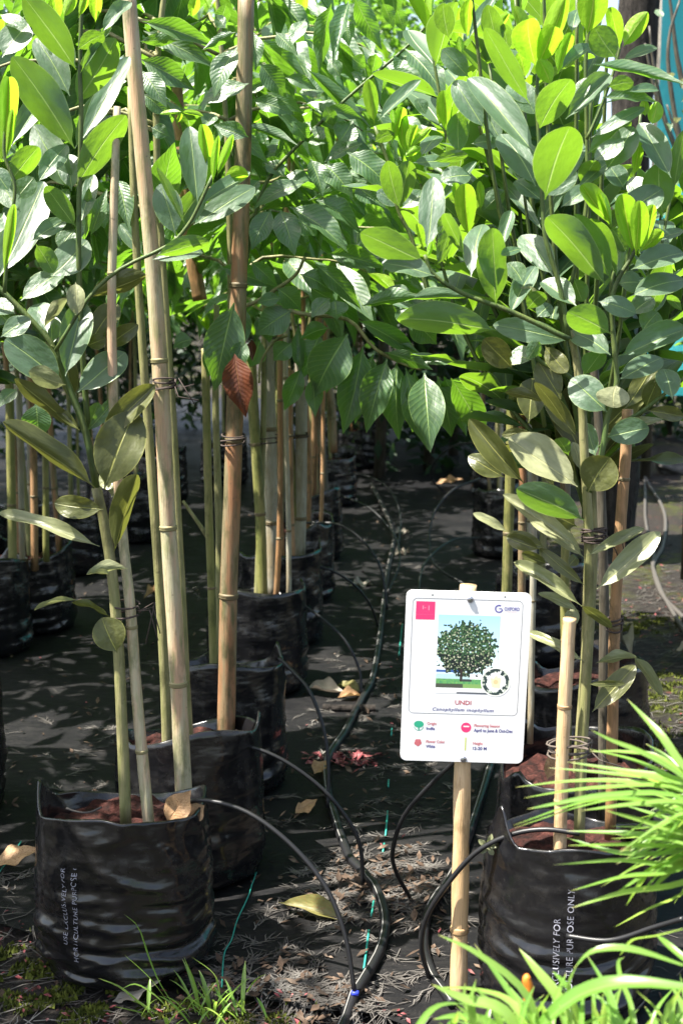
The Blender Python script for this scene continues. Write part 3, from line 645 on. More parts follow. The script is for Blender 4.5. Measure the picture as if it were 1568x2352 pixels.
heroes(z2, T['R2'], YB['R2'] - .1, [
 (1040, 860, 1000, 555, 105, 't', 'Y'), (1065, 845, 1360, 565, 95, 'g'), (1160, 1000, 1240, 735, 95, 't', 'Y'), (1275, 1045, 1335, 865, 62, 't', 'Y'), (1180, 865, 1165, 760, 52, 't', 'Y'),
 (1285, 1035, 1440, 905, 55, 't', 'Y'), (1365, 1085, 1490, 900, 125, 'g'), (1215, 1450, 1130, 1110, 150, 't'), (1215, 1450, 1280, 1120, 150, 't'), (1250, 1090, 1370, 1030, 60, 't', 'Y'),
 (1240, 1060, 1215, 780, 90, 't', 'Y'), (1040, 990, 1180, 920, 90, 't'), (1310, 1130, 1568, 1110, 100, 'g'), (1200, 1440, 1060, 1330, 110, 'n', 'A', .05), (1230, 1450, 1400, 1330, 120, 'g'),
 (1490, 880, 1530, 660, 100, 't', 'Y'), (1400, 800, 1330, 690, 90, 'g', 'A')])
YR_ = yR - .04
heroes(z2, T['R1'], yR - .06, [
 (1405, 1745, 1450, 1235, 185, 'g'), (1395, 1825, 945, 1600, 205, 't'), (1460, 1920, 1100, 1800, 140, 'g'), (1385, 1745, 1338, 1560, 55, 't', 'Y', -.03), (1410, 1790, 1440, 1680, 40, 't', 'Y', -.03),
 (1480, 1850, 1560, 1600, 100, 't'), (1480, 1640, 1568, 1480, 90, 't')])
heroes(z3, T['R2'], YB['R2'] - .12, [
 (222, 245, 385, -10, 85, 'g'), (325, 285, 475, 75, 65, 't', 'Y'), (180, 335, 160, 225, 45, 't', 'Y'), (580, 490, 540, 325, 95, 't', 'Y'), (320, 805, 130, 490, 155, 'n'), (225, 485, 65, 305, 130, 'n'),
 (425, 885, 330, 690, 105, 'n'), (165, 965, 160, 705, 140, 't'), (90, 845, 70, 588, 95, 't', 'Y'), (165, 725, 222, 612, 40, 't', 'Y'), (220, 1485, 200, 1155, 135, 't', 'Y'), (165, 1310, 128, 1165, 65, 't', 'Y'),
 (300, 1320, 288, 1135, 52, 't', 'Y'), (320, 1315, 445, 1195, 115, 't'), (700, 1460, 325, 1010, 80, 'g'), (30, 1285, 270, 1020, 70, 'g'), (100, 240, 60, 20, 130, 't'), (215, 240, 230, 0, 80, 't', 'Y'),
 (400, 350, 350, 20, 130, 't'), (470, 330, 440, 140, 90, 't'), (240, 900, 420, 880, 90, 'g'), (250, 1100, 60, 1100, 130, 'g'), (480, 1340, 330, 1180, 130, 'n', 'A', .1), (540, 1300, 640, 1200, 130, 'g', 'A', .1), (0, 1010, 218, 970, 75, 't')])
heroes(z3, T['R1'], YR_, [
 (645, 420, 585, 110, 185, 't', 'Y'), (665, 405, 828, 10, 125, 't', 'Y'), (655, 415, 770, 150, 150, 't', 'Y'), (645, 400, 500, 60, 90, 't', 'Y', .03), (740, 535, 665, 375, 105, 't', 'Y'), (780, 465, 870, 205, 95, 't', 'Y'), (800, 435, 1012, 238, 95, 'g'),
 (605, 645, 325, 175, 135, 't'), (645, 975, 225, 425, 180, 'g'), (660, 815, 862, 475, 195, 't'), (700, 1245, 842, 735, 280, 't', 'A', -.04), (645, 1165, 430, 810, 210, 'g', 'A', .03),
 (610, 655, 490, 500, 150, 'g', 'A', .04), (965, 215, 1010, -70, 190, 't', 'Y'), (1150, 365, 1010, 170, 175, 't'), (870, 205, 905, 30, 95, 'g'), (1170, 305, 1108, 55, 95, 't', 'Y'), (1190, 295, 1345, 75, 115, 't', 'Y'),
 (1185, 375, 1402, 280, 65, 'g'), (1000, 400, 1590, 490, 75, 't', 'B', -.1), (1060, 610, 1425, 605, 85, 'g', 'B'), (1095, 545, 1258, 510, 95, 't'), (1225, 575, 1420, 540, 65, 'g'), (830, 745, 1112, 465, 135, 'g'),
 (965, 965, 1245, 765, 145, 't'), (990, 860, 1325, 650, 85, 'g'), (1080, 1065, 1255, 795, 175, 'n'), (1000, 1010, 1185, 875, 120, 'g', 'A', -.03), (890, 1190, 1172, 940, 85, 'g'), (838, 1140, 955, 865, 78, 'g'),
 (935, 1165, 1015, 975, 125, 't', 'A', .05), (800, 1300, 1000, 1155, 110, 'g'), (1490, 1115, 1305, 740, 160, 'g'), (1510, 1185, 1575, 815, 95, 't'), (1440, 1345, 1410, 1015, 200, 't'), (1258, 1105, 1292, 895, 65, 't', 'Y'),
 (1370, 785, 1405, 630, 95, 't', 'Y'), (1330, 730, 1320, 620, 60, 't', 'Y'), (640, 1180, 560, 950, 120, 'n', 'A', .06), (690, 1260, 520, 1120, 130, 'g', 'A', .06), (700, 1230, 900, 1080, 130, 'n', 'A', .05),
 (540, 500, 640, 700, 160, 'g', 'A', .06), (880, 660, 960, 480, 90, 'g', 'A', .05), (1290, 960, 1360, 830, 80, 'n', 'A', .05), (1340, 1300, 1240, 1100, 140, 'g', 'A', .08), (1200, 1180, 1110, 1030, 130, 'g', 'A', .08), (760, 1150, 880, 960, 110, 'n', 'A', .08)])
heroes(z3, T['R1'], yR - .07, [
 (1262, 1600, 1185, 1220, 145, 't', 'Y'), (1270, 1600, 1290, 1270, 110, 't', 'Y', -.03), (1290, 1590, 1380, 1285, 105, 't', 'Y'), (1105, 1410, 935, 1195, 120, 't', 'Y'), (1120, 1420, 1050, 1220, 65, 't', 'Y', -.03), (1155, 1345, 1435, 1185, 185, 'g'),
 (1085, 1790, 710, 1340, 210, 't', 'A', -.04), (1120, 1760, 905, 1300, 155, 't', 'A', .0), (1150, 1720, 990, 1345, 150, 't', 'A', .03), (1240, 1690, 1580, 1550, 155, 'g'), (235, 1730, 295, 1335, 165, 'g', 'A', .0), (395, 1835, 370, 1430, 175, 't'),
 (195, 1600, 55, 1310, 85, 't'), (750, 1725, 550, 1450, 180, 'g', 'A', .08), (560, 1555, 428, 1602, 65, 'g'), (1150, 1730, 1180, 1450, 110, 'n', 'A', .05), (1220, 1600, 1120, 1430, 110, 't', 'A', .05), (1300, 1580, 1440, 1440, 90, 't', 'Y'), (1350, 1520, 1568, 1450, 70, 'g', 'A', .06), (420, 1560, 490, 1320, 90, 'g', 'A', .06)])
heroes(z4, T['L1'], y1 - .05, [
 (130, 315, 385, 105, 135, 'g'), (275, 490, 425, 280, 70, 't', 'P'), (475, 200, 480, 385, 110, 'n', 'P', -.05), (410, 790, 525, 330, 195, 'g'), (390, 835, 35, 560, 235, 'n'), (485, 890, 785, 618, 195, 'g'), (415, 845, 178, 770, 130, 't', 'P', -.04),
 (545, 300, 915, 165, 135, 't', 'O'), (575, 565, 740, 325, 155, 'n', 'O', .06), (670, 610, 852, 480, 115, 'n', 'O', .05), (545, 600, 665, 555, 100, 'n', 'O', .04), (630, 1190, 975, 850, 155, 'n', 'O'), (655, 1500, 850, 1015, 310, 'n', 'O', -.06),
 (600, 1495, 15, 1095, 140, 't', 'O', -.04), (505, 1125, 90, 820, 105, 't', 'O'), (545, 1140, 740, 915, 85, 'n', 'A'), (650, 1625, 330, 1590, 150, 'n', 'O', -.02), (715, 1890, 855, 1400, 140, 't', 'O', -.03), (625, 1855, -20, 1615, 95, 'g', 'P', -.04),
 (225, 960, 235, 1195, 180, 'n', 'B', .2), (110, 870, 0, 965, 90, 'g', 'B', .1), (5, 545, 182, 425, 115, 'g'), (345, 605, 235, 615, 45, 't', 'P'), (500, 1130, 350, 990, 60, 'n', 'O'), (620, 1480, 720, 1420, 130, 'g', 'P', .04), (700, 1550, 760, 1420, 110, 'g', 'P', .03),
 (300, 520, 230, 310, 170, 'g', 'A', .04), (330, 600, 330, 420, 120, 'g', 'A', .04), (60, 460, -40, 380, 130, 'n'), (100, 400, -60, 330, 120, 'g'), (560, 1120, 620, 960, 100, 'n', 'A', .08), (450, 950, 400, 640, 120, 'n', 'O', .1)])
heroes(z7, T['L1'], y1 - .06, [(690, 730, 470, 612, 45, 't', 'O'), (500, 625, 200, 660, 26, 'g', 'P'), (738, 960, 640, 740, 200, 'n', 'O', -.04), (805, 430, 552, 432, 65, 't', 'P', -.06), (700, 470, 560, 450, 40, 't', 'P', -.06)])
YH = YH2 - .04
heroes(z5, T['L3'], YH, [
 (770, 525, 555, 930, 275, 'n'), (865, 605, 740, 1150, 215, 'n', 'B', .03), (1015, 680, 875, 1125, 200, 'n', 'B', -.02), (1130, 735, 1262, 1255, 165, 'n', 'B', .02), (1250, 765, 1305, 1215, 225, 'g', 'B', -.03), (1415, 800, 1640, 1200, 180, 't', 'B', -.02),
 (830, 440, 1255, 665, 115, 'n'), (1000, 640, 1305, 745, 95, 't'), (420, 375, 190, 520, 190, 'n'), (325, 240, 485, 375, 145, 'n'), (470, 150, 695, 250, 120, 'g'), (560, 80, 865, 355, 125, 'n'), (160, 70, 330, 225, 105, 'n'), (855, 350, 1255, 258, 95, 't'),
 (420, 585, 305, 695, 135, 'n'), (480, 735, 370, 1015, 125, 'n', 'B', .05), (545, 800, 560, 1025, 115, 't'), (640, 20, 1010, 100, 140, 'n', 'B', .1), (690, 310, 700, 430, 160, 'n'), (650, 490, 470, 540, 110, 't'), (1080, 370, 1170, 480, 110, 'g'),
 (1150, 420, 1330, 600, 170, 'n', 'B', .06), (930, 540, 1210, 600, 80, 't', 'B', .02), (480, 760, 450, 470, 90, 'n', 'B', .05), (1640, 880, 1410, 790, 60, 't', 'B', -.03), (1470, 700, 1170, 680, 70, 'n', 'B', .02), (660, 300, 540, 420, 110, 'g'), (350, 300, 200, 330, 90, 'n'), (530, 230, 690, 320, 120, 'n', 'B', .04), (1300, 560, 1180, 380, 130, 'n', 'B', .1), (930, 650, 800, 1080, 190, 'n', 'B', .05), (1075, 700, 1060, 1180, 180, 'n', 'B', .05), (1190, 750, 1150, 1150, 170, 'n', 'B', .06), (690, 540, 640, 900, 190, 'n', 'B', .06), (1330, 790, 1420, 1180, 190, 'n', 'B', .04), (1370, 790, 1500, 1130, 170, 't', 'B', .02), (600, 520, 470, 800, 180, 'n', 'B', .06), (1000, 240, 1160, 310, 110, 'g', 'A', .05)], 'B')
heroes(z5, T['L2'], YB['L2'] + .03, [(60, 330, -60, 890, 250, 'n', 'B', 0), (60, 650, 130, 1040, 190, 'n', 'D', -.02), (120, 560, 70, 760, 120, 'n', 'B', 0)])
heroes(z5, T['L3'], YH2, [ (-30, 100, 330, 220, 120, 'n', 'B', .06), (110, 330, 40, 660, 180, 'n', 'B', .05), (220, 560, 150, 740, 150, 'n', 'B', .05), (250, 400, 280, 560, 160, 'n', 'B'), (170, 560, 170, 690, 60, 't', 'D', -.02), (-50, 560, -110, 800, 120, 'n', 'B', .08), (-200, 560, -330, 600, 100, 'g', 'B', .1)])
heroes(z6, T['R1'], yR - .03, [
 (395, 340, 335, -20, 190, 't'), (400, 505, -220, 385, 205, 't', 'A', -.04), (250, 290, -120, 300, 75, 't'), (900, 350, 682, 195, 140, 'g'), (1112, 525, 845, 390, 195, 't', 'A', -.05), (1112, 655, 870, 475, 155, 'g'), (1170, 665, 1590, 490, 160, 'g'), (1165, 810, 1435, 650, 155, 'g'),
 (1150, 845, 1130, 985, 205, 'g', 'P', -.05), (1090, 1015, 865, 800, 210, 'n', 'A', -.03), (905, 1485, 485, 1160, 230, 'g', 'P', -.04), (945, 1695, 525, 1500, 195, 't', 'A', -.06), (970, 1520, 1110, 1300, 240, 'n', 'O', -.04), (900, 1735, 690, 1650, 180, 'n', 'O'),
 (935, 1885, 440, 1515, 105, 'g', 'P', -.03), (700, 1865, 462, 1790, 115, 'n', 'O'), (465, 1765, 255, 1645, 60, 'g', 'P', .05), (1080, 1885, 1325, 1735, 65, 'g', 'P'), (855, 570, 395, 455, 150, 'n'), (700, 600, 840, 770, 120, 'n', 'O', .06), (845, 1105, 640, 815, 85, 't', 'O', -.05),
 (905, 1180, 700, 900, 115, 'n', 'O'), (800, 935, 660, 700, 165, 'n', 'O', .05), (705, 955, 455, 865, 65, 't', 'O', .02), (945, 785, 1055, 630, 140, 't', 'A', .03), (500, 745, 315, 560, 165, 'n', 'O', .08), (600, 1085, 640, 790, 180, 'n', 'O', .05), (570, 1465, 225, 1060, 150, 'n', 'O', .1),
 (445, 1425, 225, 1285, 125, 'n', 'O', .15), (620, 690, 495, 640, 130, 'g', 'A', .06), (1085, 1175, 1355, 1110, 170, 'n', 'A', .0), (1085, 1155, 1445, 1045, 55, 'g', 'P'), (1500, 935, 1450, 715, 150, 'g'), (1345, 1005, 1590, 1045, 95, 'n', 'O'), (1240, 285, 1590, 140, 160, 'g', 'A', -.04),
 (1035, 320, 1270, 375, 125, 'g', 'A', -.03), (1310, 510, 1410, 390, 155, 'n', 'A', .06), (590, 690, 660, 570, 90, 't'), (1560, 385, 1465, 265, 60, 't'), (480, 400, 640, 100, 130, 'g', 'A', .08), (1160, 210, 1320, 190, 140, 'g'), (1240, 400, 1380, 300, 130, 'g', 'A', .05), (650, 420, 740, 330, 110, 'g', 'A', .08), (590, 370, 700, 260, 110, 't', 'A', .06),
 (1200, 1000, 1390, 700, 130, 'n', 'O', .08), (1330, 990, 1400, 830, 120, 'n', 'O', .06), (700, 300, 470, 270, 90, 'g', 'P', .1), (900, 1480, 780, 1180, 60, 'n', 'O', .03), (850, 1290, 780, 1160, 90, 't', 'A', .02), (1020, 1300, 950, 1080, 110, 'n', 'A', .05), (920, 1380, 880, 1200, 80, 'g', 'P', .05), (760, 1480, 680, 1340, 60, 'n', 'O', .1), (560, 200, 470, 80, 120, 'g', 'A', .1), (880, 170, 940, 320, 120, 't', 'A', .08), (620, 1150, 430, 1160, 70, 'n', 'O', .1), (700, 760, 780, 980, 120, 'n', 'O', .1), (560, 960, 640, 860, 100, 'n', 'O', .1), (460, 720, 560, 650, 80, 'g', 'P', .12)])
heroes(z9, T['R1'], yR - .03, [
 (825, 435, 410, 100, 135, 'g', 'P'), (485, 372, 235, 280, 115, 'n', 'O'), (825, 645, 485, 365, 95, 'n', 'O'), (805, 800, 282, 425, 115, 'g', 'P', -.02), (785, 840, 485, 695, 75, 'g', 'P', .02), (795, 790, 1025, 945, 85, 't', 'O', -.05), (825, 1220, 385, 975, 85, 'g', 'P', .02), (905, 1230, 1205, 1165, 75, 't', 'P', .05),
 (1190, 1170, 1405, 1445, 95, 't', 'P', .05), (880, 1600, 1205, 1250, 165, 'g', 'O', -.04), (845, 1390, 1135, 1388, 50, 'n', 'O', -.06), (915, 670, 1390, 260, 175, 'g', 'P', -.03), (835, 425, 1280, 200, 85, 'g', 'P', -.02), (700, 500, 780, 420, 90, 'n', 'O', .0), (540, 480, 350, 400, 90, 'n', 'O', .08), (690, 830, 760, 920, 110, 'n', 'P', .05)])

# ------------------------------------------------------------ crowns of the rows behind: stems, branches and leaves grown one by one
COUNT = {}
EXTRA = {}
def leaf_any(tree, p, tip, nn, wd, key, rr, n, maxn):
    if n < maxn: put_leaf(tree, p, tip, nn, wd, key, rr=rr); return n + 1
    a = tip - p; L = a.length; a = a / L; nn = (nn - a * nn.dot(a)).normalized(); s_ = a.cross(nn); src = rr.choice(LEAF[key])
    V, F, U = EXTRA.setdefault(tree.name, {}).setdefault(key, ([], [], [])); b = len(V); uv = src.uv_layers[0].data; got = {}
    for l, q in zip(src.loops, uv): got[l.vertex_index] = tuple(q.uv)
    for i, v in enumerate(src.vertices): c = v.co; V.append(p + s_ * c.x * wd + a * c.y * L + nn * c.z * L); U.append(got[i])
    for f in src.polygons: F.append(tuple(b + i for i in f.vertices))
    return n
def close_tree(tree):
    for key, (V, F, U) in EXTRA.pop(tree.name, {}).items():
        tag(link('foliage', mesh('foliage', V, F, M[key], True, U), tree), kind='stuff')
def visible(p, m=260):
    x, y = proj(p); return -m < x < 1568 + m and -m - 250 < y < 2352
def grow_B(tree, ztop, zlow, nbr, reach, seed, key='B', maxn=290, droop=.5, dx=0, dy=0, ymin=-9, lim=None):
    rr = random.Random(seed); b = tree.location; n = COUNT.get(tree.name, 0)
    tp = [(b.x, b.y, .2), (b.x + rr.uniform(-.03, .03), b.y + rr.uniform(-.03, .03), .9), (b.x + dx * .5 + rr.uniform(-.06, .06), b.y + dy * .5, 1.5), (b.x + dx, b.y + dy, ztop)]
    TP = spline(tp, 20); tube('trunk', TP, [lerp(.011, .004, i / 20) for i in range(21)], M['WOOD'], tree, 8, .08, seed)
    order = list(range(nbr)); rr.shuffle(order)
    for k in order:
        z = lerp(zlow, ztop, (k + .5) / nbr); q = min(20, max(0, int((z - .2) / (ztop - .2) * 20))); o = Vector(TP[q])
        az = k * 2.4 + rr.uniform(-.3, .3); L = reach * rr.uniform(.6, 1.1) * (1 - .45 * (z - zlow) / (ztop - zlow + .01))
        d = Vector((math.cos(az), math.sin(az), 0)); pts = []
        if (o + d * L).y < ymin: d.y = abs(d.y)
        if lim and (o + d * L).x > lim[0]: d.x = -abs(d.x)
        for i in range(9):
            t = i / 8; pts.append(o + d * L * t + ZUP * (L * (.55 * t - droop * 1.1 * t * t)) + Vector((rr.uniform(-.008, .008), rr.uniform(-.008, .008), rr.uniform(-.008, .008))))
        if not (visible(pts[0]) or visible(pts[-1])): continue
        tube('branch', pts, [lerp(.0045, .0018, i / 8) for i in range(9)], M['WOOD'], tree, 6)
        m = max(4, int(L / .034))
        for j in range(m):
            t = .18 + .82 * (j + 1) / m; i = min(7, int(t * 8)); p = pts[i].lerp(pts[i + 1], t * 8 - i); ax = (pts[i + 1] - pts[i]).normalized()
            s = 1 if j % 2 else -1; sd = ax.cross(ZUP).normalized() * s
            young = key == 'B' and t > .93 and rr.random() < .25
            dr = (ax * rr.uniform(.3, .8) + sd * rr.uniform(.5, 1.0) + ZUP * rr.uniform(-1.0, .12)).normalized()
            ln = rr.uniform(.13, .20) * (.55 if young else 1)
            nn = (ZUP + sd * rr.uniform(-.2, .5) + Vector((rr.uniform(-.5, .5), rr.uniform(-.5, .3), 0))).normalized()
            tip = p + dr * ln
            if not visible(tip) or min(tip.y, p.y) < ymin or (lim and max(tip.x, p.x) > lim[0] and max(tip.z, p.z) > lim[1]): continue
            n = leaf_any(tree, p, tip, nn, ln * rr.uniform(.29, .38), 'Y' if young else key, rr, n, maxn)
    COUNT[tree.name] = n; close_tree(tree)
def grow_A(tree, ztop, zlow, nbr, spread, seed, maxn=290, trunk=True, old=.9, ymin=-9, lim=None):
    rr = random.Random(seed); b = tree.location; n = COUNT.get(tree.name, 0)
    if trunk:
        tube('trunk', spline([(b.x, b.y, .2), (b.x + rr.uniform(-.03, .03), b.y, .7), (b.x, b.y, zlow + .1)], 12), [lerp(.012, .008, i / 12) for i in range(13)], M['WOOD'], tree, 8, .08, seed)
    for k in range(nbr):
        az = k * 2.4 + rr.uniform(-.4, .4); e = rr.uniform(.35, 1.0) * spread; o = Vector((b.x, b.y, zlow + .1 - rr.uniform(0, .25)))
        top = Vector((b.x + math.cos(az) * e, b.y + math.sin(az) * e, ztop - rr.uniform(0, .5) * (ztop - zlow)))
        if lim and top.x > lim[0] and top.z > lim[1]: top.x = 2 * b.x - top.x if top.x > b.x else top.x; az = math.atan2(top.y - b.y, top.x - b.x)
        mid = o.lerp(top, .45) + Vector((math.cos(az), math.sin(az), 0)) * e * .22
        pts = [Vector(p) for p in spline([o, mid, top], 14)]
        if not any(visible(p) for p in pts): continue
        tube('branch', pts, [lerp(.0055, .0025, i / 14) for i in range(15)], M['STEM'], tree, 6)
        L = sum((c - a).length for a, c in zip(pts, pts[1:])); m = int(L / .052); a0 = rr.uniform(0, 3)
        for j in range(1, m + 1):
            t = j / m; i = min(13, int(t * 14)); p = pts[i].lerp(pts[i + 1], t * 14 - i); ax = (pts[i + 1] - pts[i]).normalized()
            u = ax.orthogonal().normalized(); v = ax.cross(u); a = a0 + j * math.pi / 2
            for s in (0, 1):
                dd = u * math.cos(a + s * math.pi) + v * math.sin(a + s * math.pi)
                young = t > .93; ln = rr.uniform(.13, .19) * (.58 if young else 1)
                dr = (dd * (rr.uniform(.25, .5) if young else rr.uniform(.7, 1.1)) + ax * rr.uniform(.35, .8) + ZUP * rr.uniform(-.1, .3)).normalized(); tip = p + dr * ln
                nn = (ax * .9 - dd * .4 + ZUP * .5 + Vector((rr.uniform(-.3, .3), rr.uniform(-.3, .3), 0))).normalized()
                if not visible(tip) or min(tip.y, p.y) < ymin or (lim and max(tip.x, p.x) > lim[0] and max(tip.z, p.z) > lim[1]): continue
                kx = 'Y' if young else ('O' if p.z < old and rr.random() < .8 else 'A')  # low leaves mostly take the olive that has the shade in it
                n = leaf_any(tree, p, tip, nn, ln * rr.uniform(.32, .41), kx, rr, n, maxn)
    COUNT[tree.name] = n; close_tree(tree)
for tr in T.values(): COUNT[tr.name] = sum(1 for c in tr.children if 'leaf' in c.name)
grow_B(T['L2'], 1.85, 1.12, 20, .5, 102, ymin=YB['L2'] + .0, lim=(-.27, 0))
grow_B(T['L3'], 1.95, 1.08, 20, .5, 103, ymin=YH2 + .12)
grow_B(T['L4'], 2.05, 1.05, 22, .58, 104, ymin=YH2 + .16)
grow_B(T['L5'], 2.35, 1.32, 24, .6, 105)
grow_B(T['L6'], 2.45, 1.34, 24, .62, 106)
grow_B(T['L7'], 2.55, 1.36, 24, .65, 107)
grow_B(T['L8'], 2.7, 1.36, 26, .7, 108)
grow_B(T['L9'], 2.9, 1.36, 28, .75, 109)
for q, k in enumerate(('B1', 'B2', 'B3', 'B4', 'B5')): grow_B(T[k], 2.3 + .12 * q, 1.28, 25, .65, 120 + q)
grow_A(T['B6'], 1.85, .95, 12, .45, 131, ymin=y1 + .28)
grow_A(T['R2'], 1.78, .9, 20, .32, 140, ymin=YB['R2'] - .06, lim=(.44, 1.46))
grow_A(T['R3'], 1.85, .85, 20, .34, 141, lim=(.57, 1.54))
grow_A(T['R3b'], 2.0, .85, 20, .38, 142, lim=(.80, 1.70))
grow_A(T['R4'], 2.3, .85, 14, .4, 143)
grow_A(T['R5'], 2.6, .85, 15, .45, 144)
grow_A(T['R7'], 1.3, .85, 8, .22, 145)
grow_A(T['R6'], 1.4, .9, 8, .25, 146)
def copy_tree(src, loc, rz, label):
    c = src.copy(); COL.objects.link(c); c.location = (loc[0], loc[1], src.location.z); c.rotation_euler = (0, 0, rz); c['label'] = label; c['group'] = 'dim trees far down the rows and beyond the left edge'
    for ch in src.children:
        d = ch.copy(); COL.objects.link(d); d.parent = c
    return c
FARL = 'tree far down the nursery rows, one of many dim crowns above dark bags'
for q, (dx, dy) in enumerate(((-1.35, 2.7), (-1.5, 3.6), (-1.75, 4.5), (-1.6, 5.6), (-1.9, 6.6), (-1.3, 7.6), (-.75, 8.3), (-.05, 9.4), (-.35, 7.3), (-1.0, 6.3), (-2.3, 5.2), (-2.4, 7.2), (1.05, 8.6), (-1.45, 1.9))):
    copy_tree(T[('B1', 'L8', 'B2', 'L9', 'B3', 'L7')[q % 6]], (dx, dy), q * 1.1, 'tree at far left edge of the nursery behind the left rows, mostly out of view' if q in (0, 1, 2, 13) else FARL)

# ------------------------------------------------------------ far background: clipped trees, standing trunk, turquoise sheet
def leaf_cloud(n, rad, seed, ln=.16):
    rr = random.Random(seed); V, F, U = [], [], []
    for i in range(n):
        c = Vector((rr.gauss(0, 1), rr.gauss(0, 1), rr.gauss(0, 1))); c.normalize(); c *= rr.random() ** .4
        c = Vector((c.x * rad[0], c.y * rad[1], c.z * rad[2])); c += Vector((0, 0, .25 * rad[2] * noise.noise(c * 2)))
        if noise.noise(c * 2.2 + Vector((seed, 0, 0))) < -.22: continue
        d = Vector((rr.gauss(0, 1), rr.gauss(0, 1), rr.gauss(-.2, .6))).normalized(); s = d.cross(ZUP + Vector((rr.gauss(0, .5), rr.gauss(0, .5), 0))).normalized()
        L = ln * rr.uniform(.6, 1.1); wd = L * .2; b = len(V); nn = s.cross(d)
        V += [c, c + d * L * .45 + s * wd - nn * .01, c + d * L + nn * -.02, c + d * L * .45 - s * wd - nn * .01]; F.append((b, b + 1, b + 2, b + 3)); U += [(.5, 0), (1, .5), (.5, 1), (0, .5)]
    return V, F, U
CROWN = [mesh('crown', *leaf_cloud(3000, (.95, .75, 1.6), s)[:2], M['B' if s % 2 else 'A'], True, leaf_cloud(3000, (.95, .75, 1.6), s)[2]) for s in range(3)]
CROWN_D = [mesh('crown', *leaf_cloud(3200, (1.0, .75, 1.35), s + 20)[:2], M['DK'], True, leaf_cloud(3200, (1.0, .75, 1.35), s + 20)[2]) for s in range(2)]  # low crowns darkened by leaf colour in place of deep shade
spots = [(-5.2, 8.2), (-6.2, 10), (-.9, 10.3), (.2, 10.8), (1.1, 10.6), (-2.3, 10), (-3.9, 12.5), (.9, 13.5), (-1, 14), (2.6, 14), (.25, 8.6), (-3.4, 7.5), (-2.4, 8.4), (-1.5, 9.2), (-.5, 9.8), (.6, 9.0), (.85, 9.9), (-4.4, 9.5), (-3.0, 11), (-1.6, 12), (0, 12.5), (1.3, 12.6), (-.2, 11.2), (2.9, 11.6)]
for q, (x, y) in enumerate(spots):
    s = 1 + .12 * math.sin(q * 2.3); side = ('left' if x < -1.3 else 'right' if x > 1 else 'middle')
    tr = empty('background_tree', (x, y, 0), label='dense green tree far behind the nursery rows, glimpsed between nearer leaves', cat='tree', group='dense trees far behind the rows')
    tube('trunk', [(x, y, -.05), (x + .03, y, 1), (x, y, 2.4)], [.04, .035, .02], M['DARKWOOD'], tr, 8)
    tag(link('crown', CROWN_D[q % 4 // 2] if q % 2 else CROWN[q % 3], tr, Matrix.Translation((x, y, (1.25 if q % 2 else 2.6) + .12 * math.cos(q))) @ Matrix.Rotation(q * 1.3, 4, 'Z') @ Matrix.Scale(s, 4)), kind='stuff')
tk = PY(1430, 690, 6.4)
tr = empty('standing_tree', (tk.x, 6.4, 0), label='dark barked tree trunk standing at top right in front of the turquoise sheet', cat='tree')
pts = spline([(tk.x - .02, 6.4, -.05), (tk.x + .02, 6.4, .8), (tk.x + .01, 6.4, 2.0), (tk.x + .03, 6.38, 3.2), (tk.x - .1, 6.4, 4.6)], 30)
tube('trunk', pts, [lerp(.115, .08, i / 30) for i in range(31)], M['BARK'], tr, 16, .16, 4)
for q in range(7):
    a = q * 2.4; o = Vector(pts[20 + q]); tube('limb', spline([o, o + Vector((math.cos(a) * .7, math.sin(a) * .7, .5)), o + Vector((math.cos(a) * 1.3, math.sin(a) * 1.3, 1.4))], 8), [lerp(.04, .012, i / 8) for i in range(9)], M['BARK'], tr, 7)
V, F, U = leaf_cloud(1800, (1.7, 1.6, 1.0), 9, .2); tag(link('crown', mesh('crown', V, F, M['A'], True, U), tr, Matrix.Translation((tk.x, 6.4, 6.0))), kind='stuff')
# thin bare shrub in front of the sheet
sh = G(1545, 900); sb = empty('bare_shrub', (sh.x + .25, 5.4, 0), label='thin leafless twiggy shrub at upper right edge before the turquoise sheet', cat='shrub')
for q, pp in enumerate(([(1600, 560), (1568, 380), (1530, 290), (1500, 150), (1490, 60)], [(1590, 500), (1540, 210), (1535, 90), (1560, 0)], [(1610, 520), (1565, 330), (1545, 240), (1540, 180)], [(1580, 420), (1520, 260), (1500, 200), (1480, 100)], [(1568, 200), (1552, 120), (1540, 20), (1530, -40)], [(1600, 420), (1575, 350), (1550, 300), (1530, 240)])):
    P = [PY(x, y, 5.4 + .06 * q) for x, y in spline(pp, 12)]
    if q == 0: P = [Vector((P[0].x, P[0].y, 0))] + P
    tube('twig', P, [lerp(.012, .004, i / (len(P) - 1)) for i in range(len(P))], M['DARKWOOD'], sb, 6, .1, q)
rr = random.Random(5)
for q in range(26):
    x, y = rr.uniform(1490, 1600), rr.uniform(20, 520); put_leaf(sb, PY(x, y, 5.4), PY(x + rr.uniform(-22, 22), y + rr.uniform(10, 30), 5.35), Vector((rr.uniform(-.5, .5), -.5, .8)), .03, rr.choice('ABO'), rr=rr)
V, F = [], []
for j in range(25):
    for i in range(81):
        x = 2.0 + i * .075; z = .55 + j * .14
        V.append((x, 8.6 + .05 * math.sin(x * 3.1) + .04 * math.sin(x * 9 + z * 2) + .06 * noise.noise(Vector((x * 2, z, 0))), z))
for j in range(24):
    for i in range(80): F.append((j * 81 + i, j * 81 + i + 1, (j + 1) * 81 + i + 1, (j + 1) * 81 + i))
nf = empty('sheet_fence', (5, 8.6, 0), label='turquoise plastic sheet hung on posts behind the nursery at upper right', cat='fence')
link('sheet', mesh('sheet', V, F, M['NET']), nf)
for x in (2.05, 4.0, 6.0, 7.9): tube('post', [(x, 8.75, -.1), (x, 8.75, 4.05)], .035, M['DARKWOOD'], nf, 8)
